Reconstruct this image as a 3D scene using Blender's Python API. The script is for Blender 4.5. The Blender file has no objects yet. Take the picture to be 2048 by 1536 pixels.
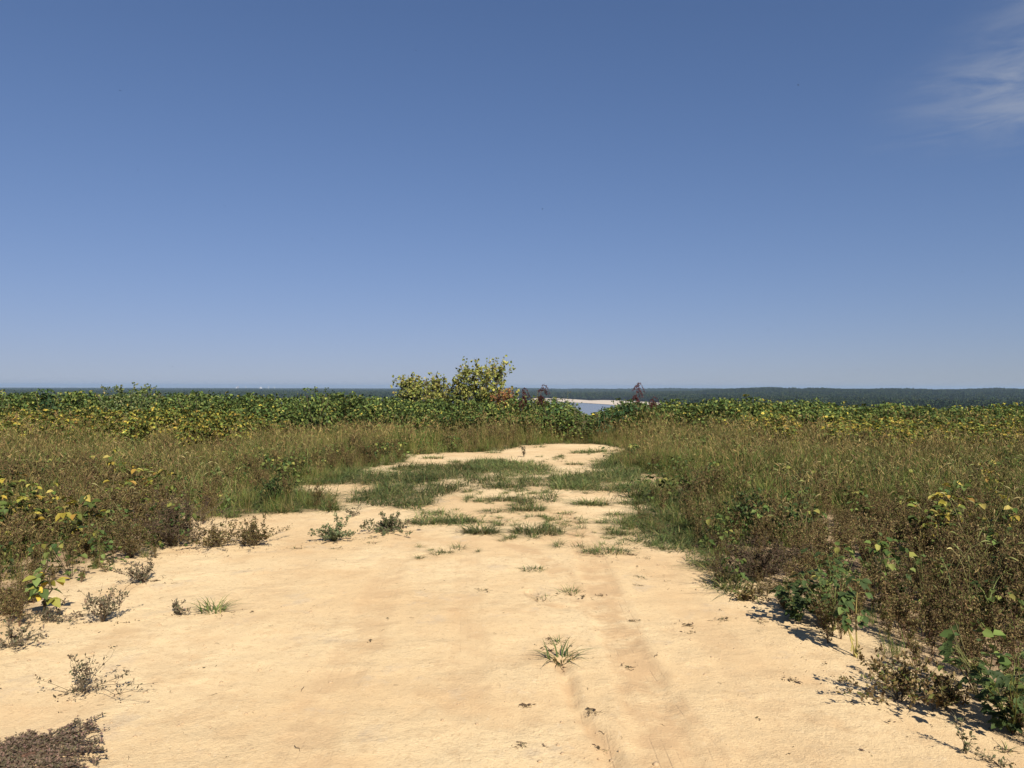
import bpy, math
import numpy as np
from mathutils import Vector, Matrix, Euler

R = math.radians
rng = np.random.default_rng(7)
scene = bpy.context.scene
COL = scene.collection

# ------------------------------------------------------------------ camera
F, CX, CY, EYE = 1550.0, 1024.0, 773.5, 1.6       # focal length and horizon in photo pixels, eye height
cam = bpy.data.cameras.new("camera")
cam.sensor_width = 36.0
cam.lens = 36.0 * F / 2048.0
cam.shift_y = (CY - 768.0) / 2048.0
cam.clip_start = 0.1
cam.clip_end = 80000.0
camo = bpy.data.objects.new("camera", cam)
camo.location = (0, 0, EYE)
ROLL = R(0.17)                                     # the horizon drops slightly to the right
camo.rotation_euler = (Matrix.Rotation(R(90), 4, 'X') @ Matrix.Rotation(ROLL, 4, 'Z')).to_euler()
COL.objects.link(camo)
scene.camera = camo

# ------------------------------------------------------------------ light
SUN_EL, SUN_AZ = R(40), R(157)
sd = Vector((math.sin(SUN_AZ) * math.cos(SUN_EL), math.cos(SUN_AZ) * math.cos(SUN_EL), math.sin(SUN_EL)))
sun = bpy.data.lights.new("sun", 'SUN')
sun.energy = 4.6
sun.angle = R(0.53)
sun.color = (1.0, 0.93, 0.82)
suno = bpy.data.objects.new("sun", sun)
suno.rotation_euler = (-sd).to_track_quat('-Z', 'Y').to_euler()
suno.location = (40, -70, 60)
COL.objects.link(suno)

world = bpy.data.worlds.new("World")
scene.world = world
world.use_nodes = True
wt = world.node_tree
wt.nodes.clear()


def N(t, typ, **kw):
    n = t.nodes.new(typ)
    for k, v in kw.items():
        setattr(n, k, v)
    return n


def val(t, sock, v):
    if isinstance(v, (int, float, tuple, list)):
        sock.default_value = v
    else:
        t.links.new(v, sock)


def mth(t, op, a, b=None, c=None, clamp=False):
    n = N(t, 'ShaderNodeMath', operation=op, use_clamp=clamp)
    val(t, n.inputs[0], a)
    if b is not None:
        val(t, n.inputs[1], b)
    if c is not None:
        val(t, n.inputs[2], c)
    return n.outputs[0]


def mixc(t, f, a, b, mode='MIX'):
    n = N(t, 'ShaderNodeMix', data_type='RGBA', blend_type=mode)
    val(t, n.inputs[0], f)
    val(t, n.inputs[6], a if not isinstance(a, tuple) else (*a, 1)[:4])
    val(t, n.inputs[7], b if not isinstance(b, tuple) else (*b, 1)[:4])
    return n.outputs[2]


def noise(t, vec, scale, detail=4, rough=0.55, dist=0.0):
    n = N(t, 'ShaderNodeTexNoise')
    if vec is not None:
        t.links.new(vec, n.inputs['Vector'])
    n.inputs['Scale'].default_value = scale
    n.inputs['Detail'].default_value = detail
    n.inputs['Roughness'].default_value = rough
    n.inputs['Distortion'].default_value = dist
    return n.outputs['Fac']


def ramp(t, fac, lo, hi, a=0.0, b=1.0):
    n = N(t, 'ShaderNodeMapRange', interpolation_type='SMOOTHSTEP')
    val(t, n.inputs[0], fac)
    n.inputs[1].default_value = lo
    n.inputs[2].default_value = hi
    n.inputs[3].default_value = a
    n.inputs[4].default_value = b
    return n.outputs[0]


sky = N(wt, 'ShaderNodeTexSky', sky_type='NISHITA')
sky.sun_disc = False
sky.sun_elevation = SUN_EL
sky.sun_rotation = SUN_AZ
sky.altitude = 100
sky.air_density = 1.0
sky.dust_density = 0.0
sky.ozone_density = 2.0
bg = N(wt, 'ShaderNodeBackground')
bg.inputs['Strength'].default_value = 0.052
# thin high cirrus: a layer on a plane overhead, drifting in from the right of the view
tc = N(wt, 'ShaderNodeTexCoord')
sep = N(wt, 'ShaderNodeSeparateXYZ')
wt.links.new(tc.outputs['Generated'], sep.inputs[0])
zz = mth(wt, 'MAXIMUM', sep.outputs[2], 0.03)
px = mth(wt, 'DIVIDE', sep.outputs[0], zz)
py = mth(wt, 'DIVIDE', sep.outputs[1], zz)
cmb = N(wt, 'ShaderNodeCombineXYZ')
wt.links.new(mth(wt, 'ADD', px, mth(wt, 'MULTIPLY', py, 0.25)), cmb.inputs[0])
wt.links.new(mth(wt, 'MULTIPLY', py, 1.15), cmb.inputs[1])
n1 = noise(wt, cmb.outputs[0], 3.0, 7, 0.6, 0.5)
n2 = noise(wt, cmb.outputs[0], 0.9, 2, 0.5)
cl = mth(wt, 'MULTIPLY', ramp(wt, n1, 0.30, 0.72), ramp(wt, n2, 0.20, 0.55))
side = ramp(wt, mth(wt, 'SUBTRACT', px, mth(wt, 'MULTIPLY', py, 0.06)), 1.0, 1.62)
deck = ramp(wt, mth(wt, 'ADD', py, mth(wt, 'MULTIPLY', mth(wt, 'SUBTRACT', n2, 0.5), 2.0)), 3.15, 2.45)
cl = mth(wt, 'MULTIPLY', mth(wt, 'MULTIPLY', cl, side), mth(wt, 'MULTIPLY', deck, 0.85))
skyt = mixc(wt, 1.0, sky.outputs[0], (0.76, 0.80, 1.0), 'MULTIPLY')
# tone curve on the sky colour: dulls the pale horizon band towards blue grey
ssp = N(wt, 'ShaderNodeSeparateColor')
wt.links.new(skyt, ssp.inputs[0])
scb = N(wt, 'ShaderNodeCombineColor')
for i_, (ga, gk) in enumerate(((1.15, 1.65), (1.28, 1.55), (1.31, 0.86))):
    ch = ssp.outputs[i_]
    wt.links.new(mth(wt, 'DIVIDE', mth(wt, 'MULTIPLY', ch, ga), mth(wt, 'MULTIPLY_ADD', ch, gk * 0.0875, 1.0)), scb.inputs[i_])
skyt = scb.outputs[0]
skyc = mixc(wt, cl, skyt, (4.6, 5.0, 5.8))
wt.links.new(skyc, bg.inputs['Color'])
wo = N(wt, 'ShaderNodeOutputWorld')
wt.links.new(bg.outputs[0], wo.inputs[0])

vs = scene.view_settings
vs.view_transform = 'Standard'
vs.look = 'None'
vs.exposure = 0.75
vs.gamma = 1.0
scene.cycles.max_bounces = 6
scene.cycles.diffuse_bounces = 3
scene.cycles.transmission_bounces = 4
scene.cycles.volume_bounces = 1
scene.cycles.use_denoising = True


# ------------------------------------------------------------------ pixel and terrain helpers
def level(x, y, k=1):
    """photo pixel with the camera's roll taken out (k=-1: put back in)"""
    a = ROLL * k
    dx, dy = x - CX, y - CY
    return CX + dx * math.cos(a) + dy * math.sin(a), CY - dx * math.sin(a) + dy * math.cos(a)


def P(x, y):
    """ground point (flat bluff top) seen at photo pixel x, y"""
    x, y = level(x, y)
    d = EYE * F / (y - CY)
    return ((x - CX) / F * d, d)


def S(x, y, d):
    """world x and z of photo pixel x, y at depth d"""
    x, y = level(x, y)
    return (x - CX) / F * d, EYE + (CY - y) / F * d


def hashn(ix, iy, s):
    v = np.sin(ix * 127.1 + iy * 311.7 + s * 74.7) * 43758.5453
    return v - np.floor(v)


def vnoise(x, y, s=0.0):
    ix, iy = np.floor(x), np.floor(y)
    fx, fy = x - ix, y - iy
    fx = fx * fx * (3 - 2 * fx)
    fy = fy * fy * (3 - 2 * fy)
    a, b = hashn(ix, iy, s), hashn(ix + 1, iy, s)
    c, d = hashn(ix, iy + 1, s), hashn(ix + 1, iy + 1, s)
    return (a + (b - a) * fx) * (1 - fy) + (c + (d - c) * fx) * fy - 0.5


def smooth(a, b, v):
    t = np.clip((v - a) / (b - a), 0, 1)
    return t * t * (3 - 2 * t)


def seg_dist(x, y, line):
    """distance to a polyline, with signed lateral offset and running length"""
    best = np.full(np.shape(x), 1e9)
    lat = np.zeros(np.shape(x))
    for (x0, y0), (x1, y1) in zip(line[:-1], line[1:]):
        dx, dy = x1 - x0, y1 - y0
        L = math.hypot(dx, dy)
        t = np.clip(((x - x0) * dx + (y - y0) * dy) / L ** 2, 0, 1)
        d = np.hypot(x - x0 - t * dx, y - y0 - t * dy)
        s = ((x - x0) * dy - (y - y0) * dx) / L
        m = d < best
        best = np.where(m, d, best)
        lat = np.where(m, np.sign(s) * d, lat)
    return best, lat


def pxline(*pts):
    return [P(*p) for p in pts]


TRACKS = [
    (pxline((1120, 1030), (1165, 1080), (1205, 1180), (1260, 1320), (1360, 1560)), 0.15, 1.0),
    (pxline((1010, 1085), (1100, 1130), (1180, 1215), (1280, 1330), (1400, 1500), (1440, 1600)), 0.11, 0.8),
    (pxline((815, 1070), (780, 1140), (720, 1280), (640, 1420), (560, 1600)), 0.15, 0.55),
    (pxline((935, 1085), (935, 1180), (940, 1290), (930, 1420)), 0.12, 0.45),
    (pxline((620, 1110), (480, 1230), (300, 1330), (60, 1440)), 0.22, 0.35),
    (pxline((1290, 1110), (1370, 1210), (1480, 1330), (1620, 1500)), 0.16, 0.35),
]
GULLIES = [
    (pxline((1118, 1322), (1135, 1350), (1142, 1395), (1175, 1450), (1215, 1500), (1260, 1600)), 0.035, 0.022),
    (pxline((1060, 1186), (1085, 1205), (1125, 1218)), 0.05, 0.012),
]

OUTLINE = [(-3000, 2600), (-600, 1450), (0, 1268), (50, 1240), (110, 1200), (150, 1168), (235, 1138), (330, 1108), (372, 1078), (398, 1056),
           (440, 1040), (520, 1034), (600, 1030), (668, 1022), (660, 1003), (600, 990), (585, 980), (620, 971), (690, 968),
           (700, 950), (730, 938), (800, 930), (822, 910), (900, 905), (990, 903), (1050, 891), (1120, 888), (1190, 889),
           (1245, 900), (1235, 925), (1250, 945), (1310, 955), (1330, 985), (1262, 992), (1300, 1015), (1278, 1030),
           (1262, 1050), (1300, 1080), (1380, 1108), (1425, 1135), (1462, 1165), (1500, 1192), (1560, 1218), (1625, 1255),
           (1700, 1312), (1760, 1345), (1840, 1392), (1950, 1440), (2048, 1478), (2300, 1600), (3300, 2200), (4200, 2600)]


def inpoly(x, y, poly):
    x = np.asarray(x, float)
    y = np.asarray(y, float)
    r = np.zeros(x.shape, bool)
    n = len(poly)
    for i in range(n):
        x0, y0 = poly[i]
        x1, y1 = poly[(i + 1) % n]
        if y0 == y1:
            continue
        c = ((y0 > y) != (y1 > y)) & (x < (x1 - x0) * (y - y0) / (y1 - y0) + x0)
        r ^= c
    return r


OUT_G = [P(*p) for p in OUTLINE]            # the bare-sand outline on the ground
OUT_G = [(OUT_G[0][0], -300.0)] + OUT_G + [(OUT_G[-1][0], -300.0)]


def field_mask(x, y, wob=0.22):
    wx = x + vnoise(x * 2.3, y * 2.3, 3) * wob * 1.6 + vnoise(x * 7, y * 7, 4) * wob
    wy = y + vnoise(x * 2.3 + 9, y * 2.3, 5) * wob * 1.6
    return ~inpoly(wx, wy, OUT_G)


LOW = -45.0


def hills(x, y):
    h = np.zeros(np.shape(x))
    u = x / np.maximum(y, 1.0)                # tangent of the bearing
    h = h + 21 * smooth(0.15, 0.36, u) * np.exp(-((y - 3900) / 700.0) ** 2) * (0.72 + 1.0 * vnoise(x / 420., y / 500., 11))
    h = h + 9 * smooth(0.10, 0.30, u) * smooth(2400, 3600, y) * smooth(9000, 5000, y) * (0.4 + 1.6 * vnoise(x / 130., y / 400., 14))
    h = h + 12 * smooth(0.28, 0.46, u) * np.exp(-((y - 3000) / 350.0) ** 2) * (0.8 + 0.9 * vnoise(x / 260., y / 300., 12))
    h = h + 22 * smooth(-0.20, 0.0, u) * smooth(5200, 8000, y) * smooth(13000, 9000, y) * (0.6 + 1.2 * vnoise(x / 900., y / 1500., 13))
    return h


def gz(x, y, fine=True):
    x = np.asarray(x, float)
    y = np.asarray(y, float)
    edge = 30.0 + 3.5 * vnoise(x / 9., 0 * x + 3.3, 21)
    t = np.clip((y - edge) / 85.0, 0, 1)
    far = LOW * (1 - (1 - t) ** 1.6) * (t > 0)
    z = far + np.where(y > 1200, hills(x, y), 0) - np.where(y > 200, (x * x + y * y) / 14.8e6, 0)   # valley, hills, curve of the earth
    near = smooth(60, 30, np.hypot(x, y))
    z = z + near * (0.08 * vnoise(x / 5., y / 5., 1) + 0.014 * vnoise(x / 1.3, y / 1.3, 2))
    if fine:
        nf = smooth(22, 12, np.hypot(x, y))
        z = z + nf * (0.006 * vnoise(x / .33, y / .33, 6) + 0.007 * vnoise(x / .13, y / .13, 7) + 0.004 * vnoise(x / .06, y / .05, 8))
        for line, w, k in TRACKS:
            d, _ = seg_dist(x, y, line)
            z = z - nf * 0.006 * k * smooth(w, w * .8, d) + nf * 0.004 * k * np.exp(-((d - w * 1.15) / .04) ** 2)
        for line, w, dep in GULLIES:
            d, _ = seg_dist(x + .03 * vnoise(x * 9, y * 9, 31), y, line)
            z = z - dep * smooth(w * 1.5, w * .3, d)
    return z


# ------------------------------------------------------------------ mesh helpers
class Geo:
    def __init__(self):
        self.v, self.f, self.c, self.n = [], [], [], 0

    def add(self, verts, faces, cols):
        """verts (N,3), faces (M,4) (last index repeated for a triangle), cols (N,3)"""
        verts = np.asarray(verts, float).reshape(-1, 3)
        self.v.append(verts)
        self.f.append(np.asarray(faces, int).reshape(-1, 4) + self.n)
        c = np.asarray(cols, float)
        if c.ndim == 1:
            c = np.tile(c, (len(verts), 1))
        self.c.append(c)
        self.n += len(verts)

    def mesh(self, name, mat, smooth_shade=False):
        me = bpy.data.meshes.new(name)
        if not self.v:
            return me
        v = np.concatenate(self.v)
        f = np.concatenate(self.f)
        c = np.concatenate(self.c)
        tri = f[:, 3] == f[:, 2]
        q = f[~tri]
        t = f[tri][:, :3]
        loops = np.concatenate([q.ravel(), t.ravel()])
        starts = np.concatenate([np.arange(len(q)) * 4, len(q) * 4 + np.arange(len(t)) * 3])
        me.vertices.add(len(v))
        me.vertices.foreach_set('co', v.astype(np.float32).ravel())
        me.loops.add(len(loops))
        me.loops.foreach_set('vertex_index', loops.astype(np.int32))
        me.polygons.add(len(starts))
        me.polygons.foreach_set('loop_start', starts.astype(np.int32))
        me.update(calc_edges=True)
        a = me.attributes.new('col', 'FLOAT_COLOR', 'POINT')
        a.data.foreach_set('color', np.concatenate([c, np.ones((len(c), 1))], 1).astype(np.float32).ravel())
        if smooth_shade:
            me.polygons.foreach_set('use_smooth', np.ones(len(starts), bool))
        if mat:
            me.materials.append(mat)
        me.validate()
        return me

    def obj(self, name, mat, parent=None, smooth_shade=False):
        o = bpy.data.objects.new(name, self.mesh(name, mat, smooth_shade))
        COL.objects.link(o)
        o.parent = parent
        return o


def tag(o, label=None, cat=None, group=None, kind=None):
    if label:
        o['label'] = label
    if cat:
        o['category'] = cat
    if group:
        o['group'] = group
    if kind:
        o['kind'] = kind
    return o


def empty(name, loc, rz=0.0):
    o = bpy.data.objects.new(name, None)
    o.empty_display_size = 0.1
    o.location = loc
    o.rotation_euler = (0, 0, rz)
    COL.objects.link(o)
    return o


def copy_tree(o, parent=None):
    c = o.copy()
    COL.objects.link(c)
    c.parent = parent
    for ch in list(o.children):
        copy_tree(ch, c)
    return c


def vary(col, n, r, amt=0.25, hue=0.08):
    col = np.asarray(col, float)
    if col.ndim == 1:
        col = np.tile(col, (n, 1))
    k = 1 + r.uniform(-amt, amt, (n, 1))
    h = 1 + r.uniform(-hue, hue, (n, 3))
    return np.clip(col * k * h, 0.002, 1)


def pick(pal, w, n, r):
    pal = np.asarray(pal, float)
    w = np.asarray(w, float)
    return pal[r.choice(len(pal), n, p=w / w.sum())]


def blades(g, base, az, h, lean, w, col, r, seg=3, droop=0.25):
    n = len(base)
    t = np.linspace(0, 1, seg + 1)[None, :, None]
    hd = np.stack([np.cos(az), np.sin(az), 0 * az], 1)[:, None, :]
    h = np.asarray(h)[:, None, None] * np.ones((n, 1, 1))
    lean = np.asarray(lean)[:, None, None] * np.ones((n, 1, 1))
    c = base[:, None, :] + hd * (lean * h * t ** 1.6)
    c = c + np.array([0, 0, 1.0]) * (h * (t - droop * lean * t ** 2.2))
    ya = az + r.uniform(0.9, 2.2, n)
    sv = np.stack([np.cos(ya), np.sin(ya), 0 * ya], 1)[:, None, :]
    ww = np.asarray(w)[:, None, None] * (1 - t ** 1.8 * 0.93)
    v = np.stack([c - sv * ww * .5, c + sv * ww * .5], 2)       # n, seg+1, 2, 3
    i = np.arange(n)[:, None] * (seg + 1) * 2 + np.arange(seg)[None, :] * 2
    f = np.stack([i, i + 1, i + 3, i + 2], -1).reshape(-1, 4)
    g.add(v.reshape(-1, 3), f, np.repeat(col, (seg + 1) * 2, 0))
    return c[:, -1, :]


def frame(d, nrm):
    d = d / np.linalg.norm(d, axis=1, keepdims=True)
    s = np.cross(d, nrm)
    s /= np.linalg.norm(s, axis=1, keepdims=True) + 1e-9
    n = np.cross(s, d)
    return d, s, n


def leaves(g, pos, d, nrm, L, W, col, fold=0.22, droop=0.15):
    """ovate leaves folded along the midrib: 6 vertices, two quads"""
    n = len(pos)
    d, s, u = frame(d, nrm)
    L = np.asarray(L)[:, None]
    W = np.asarray(W)[:, None]
    B = pos
    T = pos + d * L - u * L * droop
    a = pos + d * L * .28
    b = pos + d * L * .70 - u * L * droop * .4
    up = u * W * fold
    v = np.stack([B, a + s * W * .5 + up, b + s * W * .38 + up, T, b - s * W * .38 + up, a - s * W * .5 + up], 1)
    i = np.arange(n)[:, None] * 6
    f = np.concatenate([i + np.array([[0, 1, 2, 3]]), i + np.array([[0, 3, 4, 5]])], 0)
    g.add(v.reshape(-1, 3), f, np.repeat(col, 6, 0))


def diamonds(g, pos, d, nrm, L, W, col):
    n = len(pos)
    d, s, u = frame(d, nrm)
    L = np.asarray(L)[:, None]
    W = np.asarray(W)[:, None]
    v = np.stack([pos, pos + d * L * .5 + s * W * .5, pos + d * L, pos + d * L * .5 - s * W * .5], 1)
    f = np.arange(n)[:, None] * 4 + np.arange(4)[None, :]
    g.add(v.reshape(-1, 3), f, np.repeat(col, 4, 0))


def tube(g, pts, rad, col, sides=4):
    pts = np.asarray(pts, float)
    n = len(pts)
    rad = np.broadcast_to(np.asarray(rad, float), (n,))
    tan = np.gradient(pts, axis=0)
    tan /= np.linalg.norm(tan, axis=1, keepdims=True) + 1e-9
    ref = np.where(np.abs(tan[:, 2:3]) > .9, np.array([[1., 0, 0]]), np.array([[0., 0, 1]]))
    s = np.cross(tan, ref)
    s /= np.linalg.norm(s, axis=1, keepdims=True)
    u = np.cross(s, tan)
    a = np.arange(sides) / sides * 2 * np.pi
    v = pts[:, None, :] + rad[:, None, None] * (s[:, None, :] * np.cos(a)[None, :, None] + u[:, None, :] * np.sin(a)[None, :, None])
    f = []
    for k in range(n - 1):
        for j in range(sides):
            j2 = (j + 1) % sides
            f.append((k * sides + j, k * sides + j2, (k + 1) * sides + j2, (k + 1) * sides + j))
    g.add(v.reshape(-1, 3), f, col)


def rdir(n, r, up=0.0):
    v = r.normal(size=(n, 3))
    v /= np.linalg.norm(v, axis=1, keepdims=True)
    v[:, 2] += up
    return v / np.linalg.norm(v, axis=1, keepdims=True)


# ------------------------------------------------------------------ materials
def leaf_mat(name, trans=0.28, rough=0.55, rand=0.45, patch=0.25, spec=0.25):
    m = bpy.data.materials.new(name)
    m.use_nodes = True
    t = m.node_tree
    t.nodes.clear()
    a = N(t, 'ShaderNodeAttribute', attribute_name='col')
    oi = N(t, 'ShaderNodeObjectInfo')
    geo = N(t, 'ShaderNodeNewGeometry')
    k = mth(t, 'MULTIPLY_ADD', oi.outputs['Random'], rand, 1 - rand / 2)
    pn = noise(t, geo.outputs['Position'], 0.7, 3)
    k2 = mth(t, 'MULTIPLY_ADD', pn, patch * 4, 1 - patch * 2)
    kk = mth(t, 'MULTIPLY', k, k2)
    kc = N(t, 'ShaderNodeCombineXYZ')
    for i in range(3):
        t.links.new(kk, kc.inputs[i])
    c = mixc(t, 1.0, a.outputs['Color'], kc.outputs[0], 'MULTIPLY')
    b = N(t, 'ShaderNodeBsdfPrincipled')
    t.links.new(c, b.inputs['Base Color'])
    b.inputs['Roughness'].default_value = rough
    b.inputs['Specular IOR Level'].default_value = spec * .5
    tr = N(t, 'ShaderNodeBsdfTranslucent')
    t.links.new(c, tr.inputs['Color'])
    mx = N(t, 'ShaderNodeMixShader')
    mx.inputs[0].default_value = trans
    t.links.new(b.outputs[0], mx.inputs[1])
    t.links.new(tr.outputs[0], mx.inputs[2])
    o = N(t, 'ShaderNodeOutputMaterial')
    t.links.new(mx.outputs[0], o.inputs[0])
    return m


M_LEAF = leaf_mat('foliage')
M_GRASS = leaf_mat('grass', 0.22, 0.6, 0.5, 0.3, 0.2)
M_DRY = leaf_mat('dry_weed', 0.12, 0.8, 0.4, 0.25, 0.1)
M_STEM = leaf_mat('stem', 0.0, 0.7, 0.2, 0.0, 0.15)
M_FOREST = leaf_mat('far_foliage', 0.1, 0.8, 0.7, 0.0, 0.05)


def plain_mat(name, col, rough=0.7, metal=0.0, nscale=0.0, namt=0.2):
    m = bpy.data.materials.new(name)
    m.use_nodes = True
    t = m.node_tree
    b = t.nodes['Principled BSDF']
    b.inputs['Roughness'].default_value = rough
    b.inputs['Metallic'].default_value = metal
    if nscale:
        geo = N(t, 'ShaderNodeNewGeometry')
        f = noise(t, geo.outputs['Position'], nscale, 5)
        c = mixc(t, f, tuple(x * (1 - namt) for x in col), tuple(min(1, x * (1 + namt)) for x in col))
        t.links.new(c, b.inputs['Base Color'])
    else:
        b.inputs['Base Color'].default_value = (*col, 1)
    return m


def ground_mat():
    m = bpy.data.materials.new('sandy_soil')
    m.use_nodes = True
    t = m.node_tree
    b = t.nodes['Principled BSDF']
    geo = N(t, 'ShaderNodeNewGeometry')
    pos = geo.outputs['Position']
    A = lambda n: N(t, 'ShaderNodeAttribute', attribute_name=n).outputs['Fac']
    veg, trk, lat, low = A('veg'), A('track'), A('lateral'), A('low')
    c = mixc(t, ramp(t, noise(t, pos, 0.55, 4), .35, .65), (0.593, 0.424, 0.231), (0.677, 0.517, 0.298))
    c = mixc(t, mth(t, 'MULTIPLY', ramp(t, noise(t, pos, 1.7, 6, .62), .50, .70), .55), c, (0.509, 0.334, 0.172))
    c = mixc(t, mth(t, 'MULTIPLY', ramp(t, noise(t, pos, 5.5, 6, .65), .54, .72), .45), c, (0.471, 0.312, 0.168))
    c = mixc(t, mth(t, 'MULTIPLY', ramp(t, noise(t, pos, 2.3, 6, .68), .56, .68), .5), c, (0.471, 0.372, 0.252))
    c = mixc(t, mth(t, 'MULTIPLY', ramp(t, noise(t, pos, 24, 5, .65), .52, .68), .42), c, (0.432, 0.289, 0.151))
    c = mixc(t, mth(t, 'MULTIPLY', ramp(t, noise(t, pos, 90, 3, .7), .56, .70), .60), c, (0.395, 0.270, 0.151))
    sv = N(t, 'ShaderNodeMapping')
    sv.inputs['Scale'].default_value = (1.0, .45, 1.0)
    t.links.new(pos, sv.inputs['Vector'])
    c = mixc(t, mth(t, 'MULTIPLY', ramp(t, noise(t, sv.outputs[0], 42, 6, .7), .58, .70), .55), c, (0.347, 0.244, 0.146))
    c = mixc(t, mth(t, 'MULTIPLY', ramp(t, noise(t, sv.outputs[0], 33, 5, .7), .42, .30), .35), c, (0.733, 0.585, 0.376))
    lv = N(t, 'ShaderNodeMapping')
    lv.inputs['Scale'].default_value = (7.0, .55, 1.0)
    t.links.new(pos, lv.inputs['Vector'])
    # compacted wheel tracks, a little redder, with fine tread lines
    tread = ramp(t, mth(t, 'SINE', mth(t, 'MULTIPLY', lat, 130.0)), .72, 1.0)
    brk = mth(t, 'MULTIPLY', ramp(t, noise(t, pos, 2.6, 4, .6), .46, .60), ramp(t, noise(t, lv.outputs[0], 3, 4, .6), .38, .58))
    tn = mth(t, 'MULTIPLY', trk, ramp(t, noise(t, pos, 3.2, 7, .7), .40, .58))
    c = mixc(t, mth(t, 'MULTIPLY', tn, .85), c, (0.50, 0.335, 0.18))
    tl = mth(t, 'MULTIPLY', mth(t, 'MULTIPLY', tread, brk), mth(t, 'MULTIPLY', trk, .42))
    c = mixc(t, tl, c, (0.42, 0.29, 0.165))
    # soil with plant litter under the weeds
    c = mixc(t, mth(t, 'MULTIPLY', veg, ramp(t, noise(t, pos, 6, 5, .65), .3, .6, .45, .95)), c, (0.24, 0.165, 0.10))
    # valley floor: damp fields and scrub
    fl = mixc(t, ramp(t, noise(t, pos, 0.0035, 3), .45, .58), (0.022, 0.034, 0.015), (0.055, 0.062, 0.028))
    c = mixc(t, low, c, fl)
    t.links.new(c, b.inputs['Base Color'])
    b.inputs['Roughness'].default_value = 0.95
    b.inputs['Specular IOR Level'].default_value = 0.1
    h = mth(t, 'ADD', mth(t, 'MULTIPLY', mth(t, 'MULTIPLY', noise(t, pos, 13, 8, .74), ramp(t, noise(t, pos, 1.1, 4, .6), .38, .62, .25, 1.0)), .018), mth(t, 'MULTIPLY', noise(t, pos, 75, 4, .7), .006))
    h = mth(t, 'SUBTRACT', h, mth(t, 'MULTIPLY', tl, .006))
    bp = N(t, 'ShaderNodeBump')
    bp.inputs['Strength'].default_value = 0.8
    bp.inputs['Distance'].default_value = 1.0
    t.links.new(mth(t, 'MULTIPLY', h, mth(t, 'SUBTRACT', 1.0, low)), bp.inputs['Height'])
    t.links.new(bp.outputs[0], b.inputs['Normal'])
    return m


# ------------------------------------------------------------------ ground: one sheet from the track to the horizon
def axis(lo, hi, step, end_lo, end_hi, grow=1.11):
    a = list(np.arange(lo, hi + step / 2, step))
    s = step
    while a[-1] < end_hi:
        s *= grow
        a.append(a[-1] + s)
    s = step
    b = [a[0]]
    while b[-1] > end_lo:
        s *= grow
        b.append(b[-1] - s)
    return np.array(b[::-1][:-1] + a)


xs = axis(-5.4, 5.4, 0.032, -26000, 26000)
ys = axis(2.2, 12.5, 0.036, -300, 26000)
X, Y = np.meshgrid(xs, ys)
Z = gz(X, Y)
nx, ny = len(xs), len(ys)
idx = np.arange(nx * ny).reshape(ny, nx)
fq = np.stack([idx[:-1, :-1], idx[:-1, 1:], idx[1:, 1:], idx[1:, :-1]], -1).reshape(-1, 4)
g = Geo()
g.add(np.stack([X, Y, Z], -1).reshape(-1, 3), fq, np.array([.6, .45, .28]))
ground = g.obj('ground', ground_mat(), smooth_shade=True)
tag(ground, 'pale tan sandy soil of the track and bluff top, falling to the valley', 'ground', kind='structure')
de_, _ = seg_dist(X, Y, OUT_G[1:-1])
de_ = np.where(inpoly(X, Y, OUT_G), -de_, de_) + .5 * vnoise(X * 1.8, Y * 1.8, 33) + .25 * vnoise(X * 6, Y * 6, 34)
vegm = np.where((Y < 60) & (Y > -280), smooth(-.15, .75, de_), 0)
trk = np.zeros(X.shape)
lat = np.zeros(X.shape)
bd = np.full(X.shape, 1e9)
for line, w, k in TRACKS:
    d, l = seg_dist(X, Y, line)
    m = d / w < bd
    lat = np.where(m, l, lat)
    bd = np.where(m, d / w, bd)
    trk = np.maximum(trk, k * smooth(1.15, .7, d / w))
for line, w, dep in GULLIES:
    d, l = seg_dist(X + .03 * vnoise(X * 9, Y * 9, 31), Y, line)
    trk = np.maximum(trk, 1.0 * smooth(w * 1.6, w * .5, d))
for nm, arr in (('veg', vegm), ('track', trk), ('lateral', lat), ('low', smooth(-14, -34, Z))):
    a = ground.data.attributes.new(nm, 'FLOAT', 'POINT')
    a.data.foreach_set('value', arr.astype(np.float32).ravel())


# river and sandbar far below the bluff
def V(x, y, z=LOW):
    """point of the valley floor seen at photo pixel x, y"""
    x, y = level(x, y)
    d = (EYE - z) * F / (y - CY)
    return ((x - CX) / F * d, d)


def sheet(name, pts, z, mat, label, cat):
    me = bpy.data.meshes.new(name)
    me.from_pydata([(x, y, z) for x, y in pts], [], [list(range(len(pts)))])
    me.materials.append(mat)
    o = bpy.data.objects.new(name, me)
    COL.objects.link(o)
    return tag(o, label, cat, kind='structure')


bank = [(700, 800.5), (900, 801.5), (1090, 803), (1120, 804.2), (1140, 805.6), (1165, 806.4), (1190, 808), (1212, 809.4), (1230, 811), (1262, 813.5), (1330, 819), (1420, 830), (1600, 850)]
river_pts = [(-7000, 2700)] + [V(*p) for p in bank] + [(330, 700), (-7000, 700)]
wm = bpy.data.materials.new('river_water')
wm.use_nodes = True
t = wm.node_tree
b = t.nodes['Principled BSDF']
b.inputs['Base Color'].default_value = (0.16, 0.155, 0.14, 1)
b.inputs['Roughness'].default_value = 0.18
b.inputs['IOR'].default_value = 1.33
geo = N(t, 'ShaderNodeNewGeometry')
bp = N(t, 'ShaderNodeBump')
bp.inputs['Strength'].default_value = 0.35
bp.inputs['Distance'].default_value = 1.0
t.links.new(mth(t, 'MULTIPLY', noise(t, geo.outputs['Position'], 0.12, 5), 1.2), bp.inputs['Height'])
t.links.new(bp.outputs[0], b.inputs['Normal'])
sheet('river', river_pts, LOW + 0.6, wm, 'broad grey blue river far below, seen through the gap in the weeds', 'river')
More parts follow.
